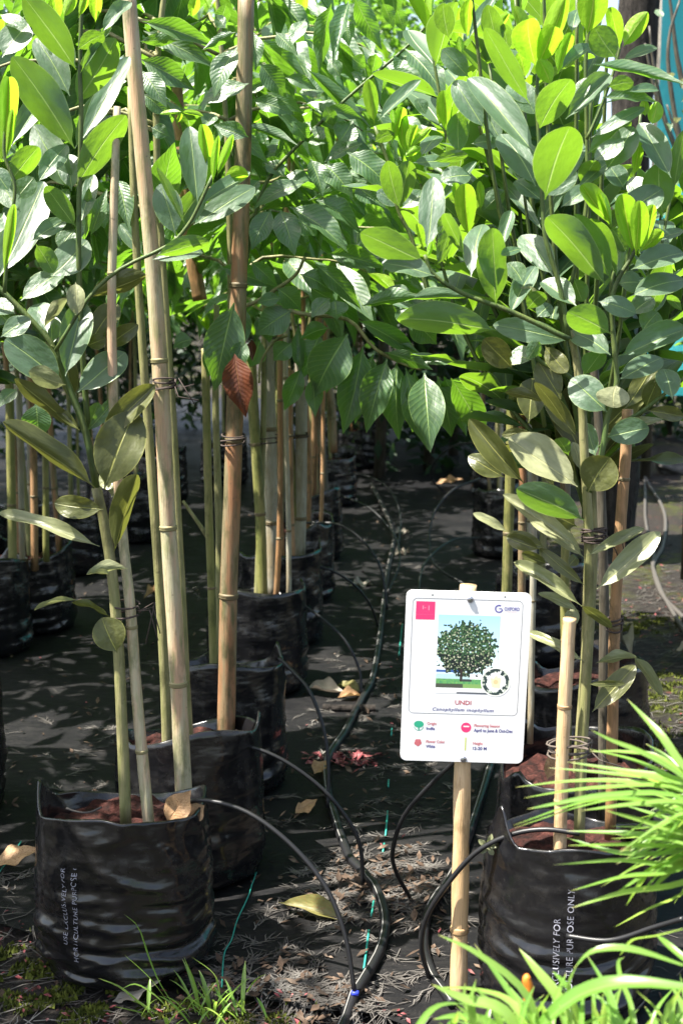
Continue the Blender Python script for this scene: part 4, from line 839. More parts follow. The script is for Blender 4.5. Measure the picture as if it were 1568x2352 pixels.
tube('rail', [(2.0, 8.7, 3.95), (8.0, 8.7, 3.95)], .02, M['DARKWOOD'], nf, 6)

# ------------------------------------------------------------ rock, roots, hoses, drip tubes
gp = G(1545, 1085); rk = empty('rock', gp, label='rough dark grey rock on the mulch at right photo edge', cat='rock')
bm = bmesh.new(); bmesh.ops.create_icosphere(bm, subdivisions=4, radius=.09)
for v in bm.verts:
    d = v.co.normalized(); k = 1 + .30 * noise.noise(d * 1.5) + .12 * noise.noise(d * 5); k = min(k, .9 / max(abs(d.x + .2 * d.z), abs(d.z) * 1.2, .55)); v.co = Vector((d.x * .125 * k, d.y * .1 * k, d.z * .065 * k + .035))
me = bpy.data.meshes.new('stone'); bm.to_mesh(me); bm.free(); me.materials.append(M['ROCK']); me.polygons.foreach_set('use_smooth', [True] * len(me.polygons)); link('stone', me, rk, Matrix.Translation(gp))
def gtube(name, label, cat, pts, r, mat, lift=0, group=None, sides=8, n=40, part=None, jit=0):
    P = [G(x, y, 0) for x, y in spline(pts, n)]; P = [Vector((p.x, p.y, hz(p.x, p.y) + r * .8 + lift)) for p in P]
    e = empty(name, P[0], label=label, cat=cat, group=group); tube(part or name.split('_')[-1], P, r, M[mat], e, sides, jit); return e, P
M['ROOT'] = plain('grey_root', (.055, .049, .043), .8)
gtube('surface_root', 'longer grey twisted root snaking down the right photo edge', 'root', [(1490, 985), (1500, 1020), (1478, 1050), (1484, 1100), (1525, 1180), (1520, 1250), (1498, 1300), (1525, 1370), (1590, 1440)], .009, 'ROOT', .003, 'grey roots on the mulch', jit=.2)
gtube('surface_root', 'shorter straight grey root left of the twisted one at right edge', 'root', [(1478, 1060), (1480, 1130), (1482, 1200), (1500, 1260), (1500, 1310), (1540, 1400), (1580, 1470)], .008, 'ROOT', .006, 'grey roots on the mulch', jit=.2)
def hose(label, pts, stripe=True):
    e, P = gtube('irrigation_hose', label, 'hose', pts, .0095, 'TUBE', .003, 'black irrigation hoses on the ground', 10, 60, 'hose')
    if stripe:
        for a, b in ((0, 17), (21, 34), (40, 60)):
            tube('white_stripe', [p + Vector((-.0045, -.003, .0085)) for p in P[a:b + 1]], .0011, M['STRIPE'], e, 4)
    return P
hp = hose('long black hose with white stripe winding up the middle of the aisle', [(770, 2400), (800, 2330), (862, 2230), (884, 2150), (872, 2085), (840, 2030), (800, 1985), (770, 1900), (752, 1830), (752, 1760), (790, 1700), (830, 1620), (852, 1580), (868, 1500), (880, 1400), (890, 1320), (905, 1240), (885, 1180), (855, 1120)])
hose('second black hose curving out from behind the sign stake', [(1130, 1760), (1100, 1860), (1060, 1980), (1020, 2060), (985, 2110), (972, 2180), (985, 2250), (1040, 2330)])
pg, P = gtube('branch_litter', 'dead grey stick lying along the hose in the aisle', 'stick', [(850, 1120), (880, 1180), (903, 1240), (895, 1290)], .007, 'ROOT', .01)
gtube('branch_litter', 'brown cut log lying across the aisle beside scattered dry leaves', 'stick', [(740, 1640), (800, 1640), (862, 1640)], .011, 'BARK', 0, None, 10)
def drip(label, pts, Ys, clip=True, plug=False, r=.0042):
    """arching micro tube: photo pixels with a distance at each end, from bag rim to hose"""
    n = 30; sp = spline(pts, n); P = []
    for i, (x, y) in enumerate(sp): P.append(PY(x, y, lerp(Ys[0], Ys[1], i / n)))
    for p in P: p.z = max(p.z, .012)
    e = empty('drip_tube', P[0], label=label, cat='drip tube', group='thin black drip tubes arching from the bags')
    tube('hose', P, r, M['TUBE'], e, 8)
    if clip:
        c = P[0]; tube('dripper_clip', [c + Vector((0, 0, .012)), c + Vector((.002, 0, -.01)), c + Vector((.008, -.004, -.05))], [.006, .0045, .0025], M['CLIP'], e, 8)
    if plug: tube('plug', [P[-1] - Vector((.006, 0, -.003)), P[-1] + Vector((.006, 0, .003))], .0045, M['BLUE'], e, 8)
    return e
def gy(x, y): return G(x, y, .02).y
drip('bold drip tube arching from white clip in front left bag down to the hose', [(405, 1850), (470, 1838), (560, 1862), (640, 1915), (710, 1985), (760, 2060), (795, 2160), (815, 2285)], (y1 - .03, gy(815, 2290)), True, True)
drip('drip tube arching from white clip in second left bag', [(522, 1708), (590, 1720), (660, 1752), (740, 1812), (800, 1885), (828, 1950), (832, 2032)], (YB['L2'] - .05, gy(832, 2030)))
drip('drip tube from third left bag dropping beside pink petals', [(640, 1510), (680, 1550), (712, 1590), (742, 1670), (754, 1760), (752, 1855)], (YB['L3'] - .05, gy(752, 1860)), False)
drip('drip tube from fourth left bag ending among dry leaves', [(690, 1385), (745, 1425), (795, 1475), (825, 1540), (829, 1595)], (YB['L4'], gy(829, 1590)), False)
drip('drip tube from fifth left bag reaching the grey stick', [(690, 1290), (760, 1310), (815, 1345), (850, 1390), (868, 1440)], (YB['L5'], gy(868, 1440)), False)
drip('drip tube from sixth left bag, light catching its top', [(700, 1200), (780, 1206), (840, 1250), (875, 1310), (889, 1400)], (YB['L6'] - .1, gy(889, 1400)), False, False, .005)
drip('drip tube from seventh left bag looping high over the aisle', [(780, 1138), (850, 1168), (905, 1230), (917, 1290), (890, 1360)], (YB['L7'], gy(890, 1360)), False)
drip('drip tube from eighth left bag, small and far', [(770, 1093), (830, 1090), (890, 1120), (918, 1180), (915, 1250)], (YB['L8'] - .3, gy(915, 1250)), False)
drip('drip tube looping left from behind the top of the sign', [(1100, 1235), (1040, 1240), (990, 1275), (965, 1320), (960, 1400)], (YB['R4'] - .3, gy(960, 1420)), False)
drip('second drip tube looping left above the sign, crossing the first', [(1100, 1100), (1040, 1125), (995, 1180), (985, 1250), (1000, 1300), (1080, 1350)], (YB['R4'], gy(1080, 1350)), False, False, .0055)
drip('uppermost drip tube looping left beneath the drooping leaves', [(1100, 1015), (1040, 1025), (995, 1065), (992, 1100), (1020, 1130)], (YB['R5'] - .2, gy(1020, 1130)), False, False, .006)
drip('drip tube curving down left of the sign stake into needle litter', [(1062, 1735), (1000, 1790), (930, 1870), (902, 1950), (908, 2000), (940, 2060)], (YB['R2'] - .2, gy(940, 2060)), False)
drip('bold drip tube from front right bag passing behind the sign stake', [(1330, 1915), (1250, 1905), (1170, 1918), (1090, 1960), (1020, 2040), (978, 2110), (968, 2180), (985, 2245)], (yR - .1, gy(985, 2250)), False)
drip('stiff pale drip tube at lower right beside the lettered bag', [(1568, 2110), (1500, 2130), (1400, 2160), (1300, 2150)], (yR - .26, yR - .17), False)

# teal stitching and loose threads in the mat
def thread(label, pts, r=.0012, dash=None, lift=.003):
    P = [G(x, y, 0) for x, y in spline(pts, 50)]; P = [Vector((p.x, p.y, hz(p.x, p.y) + lift)) for p in P]
    e = empty('mat_thread', P[0], label=label, cat='thread', group='teal threads of the weed mat')
    if dash is None: tube('thread', P, r, M['THREAD'], e, 5)
    else:
        for a, b in dash: tube('thread', P[a:b], r, M['THREAD'], e, 5)
thread('straight teal stitch line running up the middle of the mat', [(835, 2245), (850, 2130), (876, 1985), (888, 1900), (893, 1780), (905, 1620), (935, 1330)], .0022, ((0, 8), (9, 14), (18, 21), (22, 28), (31, 33), (38, 40), (45, 48)))
thread('wavy loose teal thread right of the front left bag', [(590, 2015), (570, 2075), (545, 2130), (532, 2175), (515, 2210), (510, 2285)], .0014, None, .006)
thread('short teal thread at left edge above the moss', [(50, 1950), (25, 1985), (0, 2025), (-20, 2050)], .0014, None, .008)

# ------------------------------------------------------------ plant sign
def sgn(zx, zy):  # enlarged-crop pixel -> board coordinates (metres, centre 0)
    u = ((zx - 165) * 1800 + (zy - 95) * 40) / (1303 * 1800 + 40 * 65); v = ((zy - 95) - u * 65) / 1800
    return (u - .5) * .197, (.5 - v) * .280
YS = G(1052, 2295).y
sc_ = PY(1065, 1548, YS); sbase = Vector((G(1052, 2295).x, YS, 0))
sg = empty('plant_sign', sbase, label='white plant information sign board screwed to a pale bamboo stake', cat='sign')
sg.rotation_euler = (0, R(1.75), 0)
rot = Matrix.Rotation(R(1.75), 4, 'Y'); loc_c = rot.inverted() @ (sc_ - sbase)
def rrect(w_, h_, r, n=6):
    o = []
    for cx, cy, a0 in ((w_ / 2 - r, h_ / 2 - r, 0), (-w_ / 2 + r, h_ / 2 - r, 90), (-w_ / 2 + r, -h_ / 2 + r, 180), (w_ / 2 - r, -h_ / 2 + r, 270)):
        for i in range(n + 1): a = R(a0 + 90 * i / n); o.append((cx + r * math.cos(a), cy + r * math.sin(a)))
    return o
def prism(name, outline, y0, y1_, mat, parent, smooth=False):
    n = len(outline); V = [(x, y0, z) for x, z in outline] + [(x, y1_, z) for x, z in outline]
    F = [tuple(range(n)), tuple(range(2 * n - 1, n - 1, -1))] + [(i + n, (i + 1) % n + n, (i + 1) % n, i) for i in range(n)]
    return link(name, mesh(name, V, F, mat, smooth), parent)
SM = Matrix.Translation(loc_c + Vector((0, -.021, 0)))
bd = prism('board', rrect(.197, .280, .010), 0, .003, M['WHITE'], sg); bd.matrix_local = SM
def on_board(name, outline, mat, lift=.00012, par=None):
    n = len(outline); o = link(name, mesh(name, [(x, -lift, z) for x, z in outline], [tuple(range(n))], mat, False), par or bd, Matrix()); return o
def rect(x0, y0, x1, y1_):
    a, b = sgn(x0, y0), sgn(x1, y1_); return [(a[0], b[1]), (b[0], b[1]), (b[0], a[1]), (a[0], a[1])]
def disc(zx, zy, r, n=24, k=1.0):
    c = sgn(zx, zy); r = r * .0001585; return [(c[0] + r * math.cos(2 * math.pi * i / n), c[1] + k * r * math.sin(2 * math.pi * i / n)) for i in range(n)]
# frame line
p0 = sgn(230, 178); p1 = sgn(1355, 1447); fw_, fh_ = p1[0] - p0[0], p0[1] - p1[1]; cx, cz = (p0[0] + p1[0]) / 2, (p0[1] + p1[1]) / 2
oa, ob = rrect(fw_, fh_, .008), rrect(fw_ - .0016, fh_ - .0016, .0072); n = len(oa)
link('frame_line', mesh('frame_line', [(x + cx, -.00012, z + cz) for x, z in oa] + [(x + cx, -.00012, z + cz) for x, z in ob], [(i, (i + 1) % n, (i + 1) % n + n, i + n) for i in range(n)], M['LINE'], False), bd, Matrix())
on_board('logo_square', rect(267, 214, 462, 412), M['PINK'])
on_board('logo_band', rect(275, 350, 455, 358), M['PALEPINK'], .0002); on_board('logo_mark', rect(335, 262, 345, 300), M['PALEPINK'], .0002); on_board('logo_mark', rect(352, 282, 372, 290), M['PALEPINK'], .0002); on_board('logo_mark', rect(395, 262, 404, 312), M['PALEPINK'], .0002); on_board('logo_mark', rect(318, 320, 412, 325), M['PALEPINK'], .0002)
def on_text(body, zx, zy, h, width, mat, shear=0, spacing=1.0, off=0.0):
    off += .016
    me = text_mesh(body, 1, M[mat], shear, spacing, 'LEFT', off); xs_ = [v.co.x for v in me.vertices]; k = width * .0001512 / (max(xs_) - min(xs_)); kz = h * .0001585 / .72
    x, z = sgn(zx, zy); x0_ = min(xs_)
    for v in me.vertices: v.co = Vector((x + (v.co.x - x0_) * k, -.00016, z + v.co.y * kz))
    link('lettering', me, bd, Matrix())
on_text('UNDI', 695, 1310, 46, 170, 'RED'); on_text('Canophyllum inophyllum', 458, 1368, 34, 645, 'NAVY', .3, 1.15)
on_text('Origin', 405, 1520, 30, 98, 'ROSE', 0, 1, .01); on_text('India', 398, 1573, 32, 90, 'NAVY', 0, 1, .01)
on_text('Flowering Season', 903, 1552, 30, 272, 'ROSE', 0, 1, .01); on_text('April to June & Oct-Dec', 900, 1605, 34, 410, 'NAVY', 0, 1, .012)
on_text('Flower Color', 398, 1713, 30, 200, 'ROSE', 0, 1, .01); on_text('White', 396, 1765, 32, 98, 'NAVY', 0, 1, .012)
on_text('Height', 895, 1743, 30, 102, 'ROSE', 0, 1, .01); on_text('12-20 M', 893, 1798, 32, 148, 'NAVY', 0, 1, .012)
on_text('OXFORD', 1185, 330, 34, 160, 'LILAC', 0, 1, .012); on_board('logo_line', rect(1195, 346, 1320, 350), M['ROSE'])
def arc(name, zx, zy, r0, r1, a0, a1, mat, par=None, n=18):
    c = sgn(zx, zy); k = .0001585; V = []
    for i in range(n + 1):
        a = R(lerp(a0, a1, i / n)); V += [(c[0] + r0 * k * math.cos(a), -.00014, c[1] + r0 * k * math.sin(a)), (c[0] + r1 * k * math.cos(a), -.00014, c[1] + r1 * k * math.sin(a))]
    link(name, mesh(name, V, [(2 * i, 2 * i + 1, 2 * i + 3, 2 * i + 2) for i in range(n)], mat, False), par or bd, Matrix())
arc('logo_ring', 1130, 312, 28, 42, 60, 350, M['LILAC']); on_board('logo_bar', rect(1130, 306, 1162, 318), M['LILAC'])
# icons
on_board('tree_icon', disc(318, 1512, 50, 24, .72), M['TEAL']); on_board('tree_icon', rect(311, 1520, 325, 1572), M['TEAL'], .0002)
arc('tree_icon_ring', 318, 1530, 44, 50, 190, 350, M['TEAL'])
on_board('season_icon', disc(818, 1558, 52), M['PINK']); on_board('season_icon_bar', rect(790, 1538, 850, 1556), M['WHITE'], .00022)
for i in range(5): a = 2 * math.pi * i / 5 + .3; on_board('flower_icon', disc(312 + 20 * math.cos(a), 1708 + 20 * math.sin(a), 20, 12), M['ROSE'], .00012 + .00002 * i)
on_board('height_icon', rect(810, 1665, 822, 1805), M['LIME'])
for zx, zy in ((436, 155), (1190, 190)): on_board('hole', disc(zx, zy, 8, 10), M['HOLE'])
# printed photograph of the tree: a fine grid of printed colours
GW, GHt = 72, 96; V, F, C = [], [], []; a, b = sgn(503, 358), sgn(1128, 1215)
def photo(u, v):
    rn = noise.noise(Vector((u * 34, v * 46, 2))); r2 = noise.noise(Vector((u * 14, v * 19, 7)))
    if v < .66: c = tuple(lerp(p, q, v / .66) for p, q in zip((.38, .66, .92), (.70, .90, .88)))
    elif v < .70: c = (.86, .9, .92)
    elif v < .745: c = (.05, .12, .34) if (.0 < u < .3 or .32 < u < .4) and v < .725 else (.62, .80, .90)
    elif v < .81: c = (.85, .87, .86) if u > .55 else (.45, .62, .62)
    elif v < .87: c = (.12 + .1 * rn, .34 + .15 * rn, .12)
    elif v < .93: c = (.07, .08, .06) if u < .45 else (.22, .38, .12)
    elif v < .975: c = (.78, .79, .78)
    else: c = (.72, .72, .70) if u < .35 else (.10, .11, .13)
    dx, dy = (u - .47) / (.50 + .16 * r2), (v - .42) / (.335 + .09 * r2)
    if dx * dx + dy * dy + .25 * rn + 1.6 * max(0, .34 - v) * abs(u - .5) < 1 and not (rn > .45 and v < .5):
        k = rn + .35 * noise.noise(Vector((u * 60, v * 80, 0)))
        sh_ = v > .5
        c = (.012, .018, .02) if k < (.12 if sh_ else -.12) else (.05, .12, .05) if k < .26 else (.30, .34, .20) if k < .42 else (.62, .60, .46)
    if abs(u - .41 - .04 * (v - .7)) < .022 + .05 * max(0, .76 - v) and .68 < v < .84: c = (.04, .03, .03)
    if .42 < u < .58 and .815 < v < .84: c = (.05, .06, .06)
    return c
for j in range(GHt + 1):
    for i in range(GW + 1): V.append((lerp(a[0], b[0], i / GW), -.00014, lerp(a[1], b[1], j / GHt)))
for j in range(GHt):
    for i in range(GW):
        F.append((j * (GW + 1) + i, (j + 1) * (GW + 1) + i, (j + 1) * (GW + 1) + i + 1, j * (GW + 1) + i + 1)); C.append(photo((i + .5) / GW, (j + .5) / GHt))
def colour_mesh(name, V, F, C, parent):
    me = mesh(name, V, F, M['PHOTO'], False); ca = me.color_attributes.new('Col', 'FLOAT_COLOR', 'CORNER')
    ca.data.foreach_set('color', [x for p in me.polygons for _ in p.vertices for x in (*C[p.index], 1)]); return link(name, me, parent, Matrix())
colour_mesh('tree_picture', V, F, C, bd)
V, F, C = [], [], []; c0 = sgn(1118, 1080); rad_ = 150 * .0001585
for k in range(13):
    for i in range(40): an = 2 * math.pi * i / 40; V.append((c0[0] + rad_ * k / 12 * math.cos(an), -.00022, c0[1] + rad_ * k / 12 * math.sin(an)))
for k in range(12):
    for i in range(40):
        F.append((k * 40 + i, (k + 1) * 40 + i, (k + 1) * 40 + (i + 1) % 40, k * 40 + (i + 1) % 40)); an = 2 * math.pi * i / 40; q = (k + .5) / 12; nn = noise.noise(Vector((math.cos(an) * q * 4, math.sin(an) * q * 4, 3)))
        C.append((.85, .84, .78) if k == 11 else (.80, .52, .28) if q < .15 else (.82, .80, .45) if q < .38 + .15 * nn else (.84, .85, .84) if q < .66 + .25 * nn else (.03, .05, .05) if nn < .12 else (.45, .50, .42))
colour_mesh('flower_picture', V, F, C, bd)
def screw(zx, zy):
    x, z = sgn(zx, zy); o = empty('x'); bpy.data.objects.remove(o)
    s_ = tube('screw', [(x, .004, z), (x, -.002, z), (x, -.0026, z), (x, -.0030, z)], [.0052, .0052, .004, .001], M['STEEL'], None, 14); s_.parent = bd; s_.matrix_local = Matrix()
    q = tube('screw_slot', [(x - .003, -.0031, z), (x + .003, -.0031, z + .0008)], .0006, M['HOLE'], None, 4); q.parent = bd; q.matrix_local = Matrix()
screw(828, 208); screw(797, 1897)
zt = loc_c.z + .2800 / 2 + .006; n = 30
Zs = [lerp(-.05, zt, i / n) for i in range(n + 1)]
st = tube('stake', [(loc_c.x * min(1, max(0, z / loc_c.z)), 0, z) for z in Zs], [.0142 - .0008 * z / zt + .0006 * math.sin(z * 40) for z in Zs], M['BAM_TAN'], None, 16, .05, 3); st.parent = sg; st.matrix_local = Matrix()
zn = .125
nd = tube('node', [(loc_c.x * (zn + q) / loc_c.z, 0, zn + q) for q in (-.006, -.003, 0, .003, .006)], [.0142, .0158, .0148, .0155, .0142], M['BAM_TAN_N'], None, 16); nd.parent = st; nd.matrix_local = Matrix()

# ------------------------------------------------------------ litter
def needle(V, F, p, d, L, w_, rr, zf):
    s = Vector((-d.y, d.x, 0)); m = p + d * L * .5 + Vector((0, 0, rr.uniform(.0, .006))) + s * rr.uniform(-.1, .1) * L; e = p + d * L + s * rr.uniform(-.2, .2) * L
    for q in (p, m, e): pass
    m.z += zf(m.x, m.y); e.z = zf(e.x, e.y) + rr.uniform(.001, .006); p = Vector((p.x, p.y, zf(p.x, p.y) + .002)); m.z = m.z if m.z < .2 else p.z
    b = len(V); up = Vector((0, 0, w_ * .9))
    V += [p - s * w_ * .5, p + s * w_ * .5, m - s * w_ * .5 + up * .3, m + s * w_ * .5 + up * .3, e]; F += [(b, b + 1, b + 3, b + 2), (b + 2, b + 3, b + 4)]
def spray(V, F, c, ang, L, nn, nl, w_, rr, spread=35):
    d = Vector((math.cos(ang), math.sin(ang), 0)); needle(V, F, c, d, L, w_ * 1.4, rr, hz)
    for i in range(nn):
        t = rr.uniform(.0, 1); p = c + d * L * t; a = ang + R(spread) * rr.choice((-1, 1)) * rr.uniform(.4, 1.4); needle(V, F, Vector((p.x, p.y, 0)), Vector((math.cos(a), math.sin(a), 0)), nl * rr.uniform(.6, 1.2), w_, rr, hz)
rr = random.Random(21); V, F = [], []
clusters = [(850, 2060, 44, .13), (930, 2080, 34, .10), (880, 2030, 22, .09), (800, 2075, 12, .06), (760, 2030, 8, .07), (640, 2110, 5, .06), (900, 2010, 10, .08), (830, 1990, 6, .06), (700, 2000, 4, .05), (980, 2050, 8, .07), (960, 2240, 4, .05), (780, 2260, 6, .05), (680, 2290, 18, .10), (560, 2305, 40, .13), (480, 2300, 16, .08), (760, 2325, 18, .09), (620, 2325, 20, .1), (870, 1880, 8, .10), (960, 1850, 5, .08), (600, 1850, 4, .05), (590, 1800, 3, .04), (640, 1900, 3, .04), (480, 2060, 3, .05), (900, 1700, 8, .12), (800, 1720, 6, .10), (760, 1660, 6, .1), (900, 1440, 5, .1), (880, 1600, 5, .1), (830, 1760, 6, .1), (990, 1780, 6, .12), (850, 1540, 6, .14), (300, 1680, 8, .15), (200, 1760, 10, .2), (100, 1770, 8, .2), (320, 1790, 6, .1), (60, 2000, 6, .1), (100, 1950, 4, .1), (350, 1520, 6, .2), (150, 1700, 5, .2), (480, 2140, 2, .03), (850, 1240, 5, .2), (950, 1150, 5, .3), (1020, 1080, 5, .3), (930, 1320, 6, .2), (560, 2160, 4, .06)]
for x, y, k, sp in clusters:
    c = G(x, y)
    for i in range(k): spray(V, F, Vector((c.x + rr.gauss(0, sp * .55), c.y + rr.gauss(0, sp * .8), 0)), rr.gauss(.1, .7) + rr.choice((0, math.pi)), rr.uniform(.04, .09), rr.randint(10, 18), .032, .0019, rr)
for i in range(900):
    y = 1.9 + 5 * rr.random() ** 1.5; x = rr.uniform(-1.6, mat_right(y)); needle(V, F, Vector((x, y, 0)), Vector((math.cos(a := rr.uniform(0, 6.28)), math.sin(a), 0)), rr.uniform(.02, .07), .0016, rr, hz)
tag(link('needle_litter', mesh('needle_litter', V, F, M['NEEDLE'], False)), kind='stuff', label='grey dead needle sprays scattered over the black weed mat', cat='litter')
V, F = [], []
for i in range(5200):
    y = 1.95 + 4.6 * rr.random() ** 1.3; x = mat_right(y) + rr.uniform(-.06, 1.0) ** 1 if rr.random() < .8 else rr.uniform(-1.2, .5)
    if x < .5: y = front_y(x) - rr.uniform(-.03, .35)
    needle(V, F, Vector((x, y, 0)), Vector((math.cos(a := rr.gauss(.2, .8)), math.sin(a), 0)), rr.uniform(.02, .09), rr.uniform(.0014, .0032), rr, hz)
tag(link('twig_mulch', mesh('twig_mulch', V, F, M['NEEDLE'], False)), kind='stuff', label='grey twiggy mulch covering bare ground at right and front', cat='litter')
V, F = [], []
def petal(c, L):
    a = rr.uniform(0, 6.28); d = Vector((math.cos(a), math.sin(a), rr.uniform(0, .6))); s = Vector((-d.y, d.x, rr.uniform(-.4, .4))); z = hz(c[0], c[1]); p = Vector((c[0], c[1], z + .003)); b = len(V)
    V.extend([p, p + d * L * .5 + s * L * .22, p + d * L, p + d * L * .5 - s * L * .22 + Vector((0, 0, .002))]); F.append((b, b + 1, b + 2, b + 3))
pc = G(800, 1755)
for i in range(110): petal((pc.x + rr.gauss(0, .045), pc.y + rr.gauss(0, .03)), rr.uniform(.012, .032))
for i in range(260):
    y = 2 + 4 * rr.random(); x = mat_right(y) + rr.uniform(0, 1.0); petal((x, y), rr.uniform(.008, .024))
for i in range(260): x = rr.uniform(-.8, .2); petal((x, front_y(x) - rr.uniform(-.04, .25)), rr.uniform(.006, .016))
for i in range(90): y = 2 + 3.5 * rr.random(); petal((rr.uniform(-1, mat_right(y)), y), rr.uniform(.006, .016))
tag(link('fallen_petals', mesh('fallen_petals', V, F, M['PETAL'], False)), kind='stuff', label='reddish pink fallen petals in a heap and in scattered bits', cat='petals')
V, F = [], []
V, F = [], []
for i in range(900):
    y = 2 + 5 * rr.random() ** 1.5; x = rr.uniform(-1.5, 1.6); petal((x, y), rr.uniform(.006, .026))
for x, y, k, sp in clusters:
    c = G(x, y)
    for i in range(k * 2): petal((c.x + rr.gauss(0, sp * .6), c.y + rr.gauss(0, sp * .8)), rr.uniform(.006, .03))
t = NT('brown_bits'); t.set(t.ramp(t.noise(25, 3), (.3, (.02, .014, .010)), (.55, (.07, .045, .03)), (.7, (.16, .12, .09))), .85, .25)
tag(link('leaf_litter', mesh('leaf_litter', V, F, t.m, False)), kind='stuff', label='brown broken leaf bits strewn over mat and mulch', cat='litter')
V, F = [], []
mc = [(60, 2270, .10), (150, 2290, .12), (250, 2300, .07), (430, 2330, .06), (480, 2340, .06), (20, 2200, .05), (1470, 1420, .10), (1440, 1440, .08), (1500, 1600, .12), (1460, 1680, .14), (1540, 1560, .1), (1430, 1800, .08), (1500, 1740, .1), (600, 2352, .05)]
for x, y, sp in mc:
    c = G(x, y)
    for i in range(900):
        px, py = c.x + rr.gauss(0, sp * .6), c.y + rr.gauss(0, sp * .5)
        if noise.noise(Vector((px * 18, py * 18, 0))) < -.05: continue
        L = rr.uniform(.003, .008); a = rr.uniform(0, 6.28); p = Vector((px, py, hz(px, py))); b = len(V); h = rr.uniform(.004, .012)
        V += [p + Vector((L * math.cos(a), L * math.sin(a), 0)), p + Vector((L * math.cos(a + 2.1), L * math.sin(a + 2.1), 0)), p + Vector((rr.uniform(-.004, .004), rr.uniform(-.004, .004), h))]; F.append((b, b + 1, b + 2))
tag(link('moss', mesh('moss', V, F, M['MOSS'], False)), kind='stuff', label='yellow green moss patches on bare soil', cat='moss')
def dry(label, bx, by, tx, ty, wpx, key, z=.012, tz=.03, nrm=(0, -.35, 1), name='dry_leaf'):
    B = G(bx, by, z + hz(*G(bx, by).xy)); T_ = G(tx, ty, tz); e = (T_ - B)
    k = (B - CAM).dot(FW) / FOC; a = e.normalized(); n_ = Vector(nrm); n_ = (n_ - a * n_.dot(a)).normalized(); s = a.cross(n_); L = e.length; w_ = wpx * k
    o = bpy.data.objects.new(name, rnd.choice(LEAF[key])); COL.objects.link(o)
    o.matrix_world = Matrix(((s.x * w_, a.x * L, n_.x * L, B.x), (s.y * w_, a.y * L, n_.y * L, B.y), (s.z * w_, a.z * L, n_.z * L, B.z), (0, 0, 0, 1)))
    tag(o, label, 'leaf', 'fallen dry leaves')
dry('big curled brown leaf on the mat at the left photo edge', -20, 1985, 95, 1950, 60, 'T', .02, .05)
dry('long yellow green fallen leaf right of the front left bag', 640, 2072, 788, 2112, 46, 'H', .02, .01, (0, -.5, 1))
dry('pale grey dead leaf in the moss before the front left bag', 258, 2300, 372, 2255, 55, 'S', .0, .03)
dry('ragged tan leaf lying alone on dark mat', 678, 1868, 724, 1848, 34, 'T', .01, .015, (0, -.6, 1))
dry('small tan leaf beside the pink petals', 722, 1778, 752, 1748, 40, 'T', .01, .03)
dry('pale flat leaf under the fourth drip tube', 702, 1582, 792, 1600, 40, 'S', .01, .015)
dry('yellowish leaf pair beside the middle hose', 770, 1575, 822, 1580, 34, 'H', .01, .03)
dry('tan broken leaf just below the yellowish pair', 775, 1602, 832, 1592, 28, 'T', .01, .02)
dry('grey pale leaf across the aisle beside the grey stick', 800, 1345, 870, 1335, 26, 'S', .01, .02)
dry('small pinkish leaf far up in the aisle', 905, 1275, 945, 1258, 22, 'S', .01, .02)
dry('greyish leaf above the small pinkish one in the aisle', 905, 1225, 945, 1215, 20, 'S')
dry('dry leaf heap lit orange in the far aisle', 1000, 1112, 1062, 1102, 26, 'T', .02, .06)
dry('pale leaf on mulch right of the orange tan cane', 1420, 1465, 1450, 1500, 36, 'S', .02, .05)
dry('pale leaf cut by right photo edge below the roots', 1545, 1500, 1600, 1480, 36, 'S', .02, .05)
dry('orange tan leaf between the left canes on shaded mat', 395, 1345, 330, 1378, 30, 'T', .01, .03)
dry('small grey leaf in shade behind the front left tree', 375, 1600, 395, 1545, 30, 'S', .01, .06)
def bag_leaf(label, bx, by, tx, ty, wpx, key, Y, up=(0, -.8, .4)):
    B, T_ = PY(bx, by, Y), PY(tx, ty, Y + .01); e = T_ - B; k = (B - CAM).dot(FW) / FOC; a = e.normalized(); n_ = Vector(up); n_ = (n_ - a * n_.dot(a)).normalized(); s = a.cross(n_); L = e.length; w_ = wpx * k
    o = bpy.data.objects.new('dry_leaf', rnd.choice(LEAF[key])); COL.objects.link(o); o.matrix_world = Matrix(((s.x * w_, a.x * L, n_.x * L, B.x), (s.y * w_, a.y * L, n_.y * L, B.y), (s.z * w_, a.z * L, n_.z * L, B.z), (0, 0, 0, 1))); tag(o, label, 'leaf', 'fallen dry leaves')
bag_leaf('curled tan leaf standing in the soil of front left bag', 385, 1892, 440, 1815, 62, 'T', y1 - .06)
bag_leaf('tan leaf leaning on right rim of front left bag', 430, 1880, 470, 1850, 50, 'T', y1 - .05)
bag_leaf('reddish brown curled leaf in right bag beside cut cane', 1255, 1790, 1275, 1720, 34, 'T', yR + .02)
o = tube('dry_twig', [PY(x, y, y1 - .06) for x, y in spline([(152, 1856), (175, 1864), (205, 1866), (234, 1854)], 10)], .0018, M['ROOT']); tag(o, 'pale bent twig on red soil of the front left bag', 'twig')

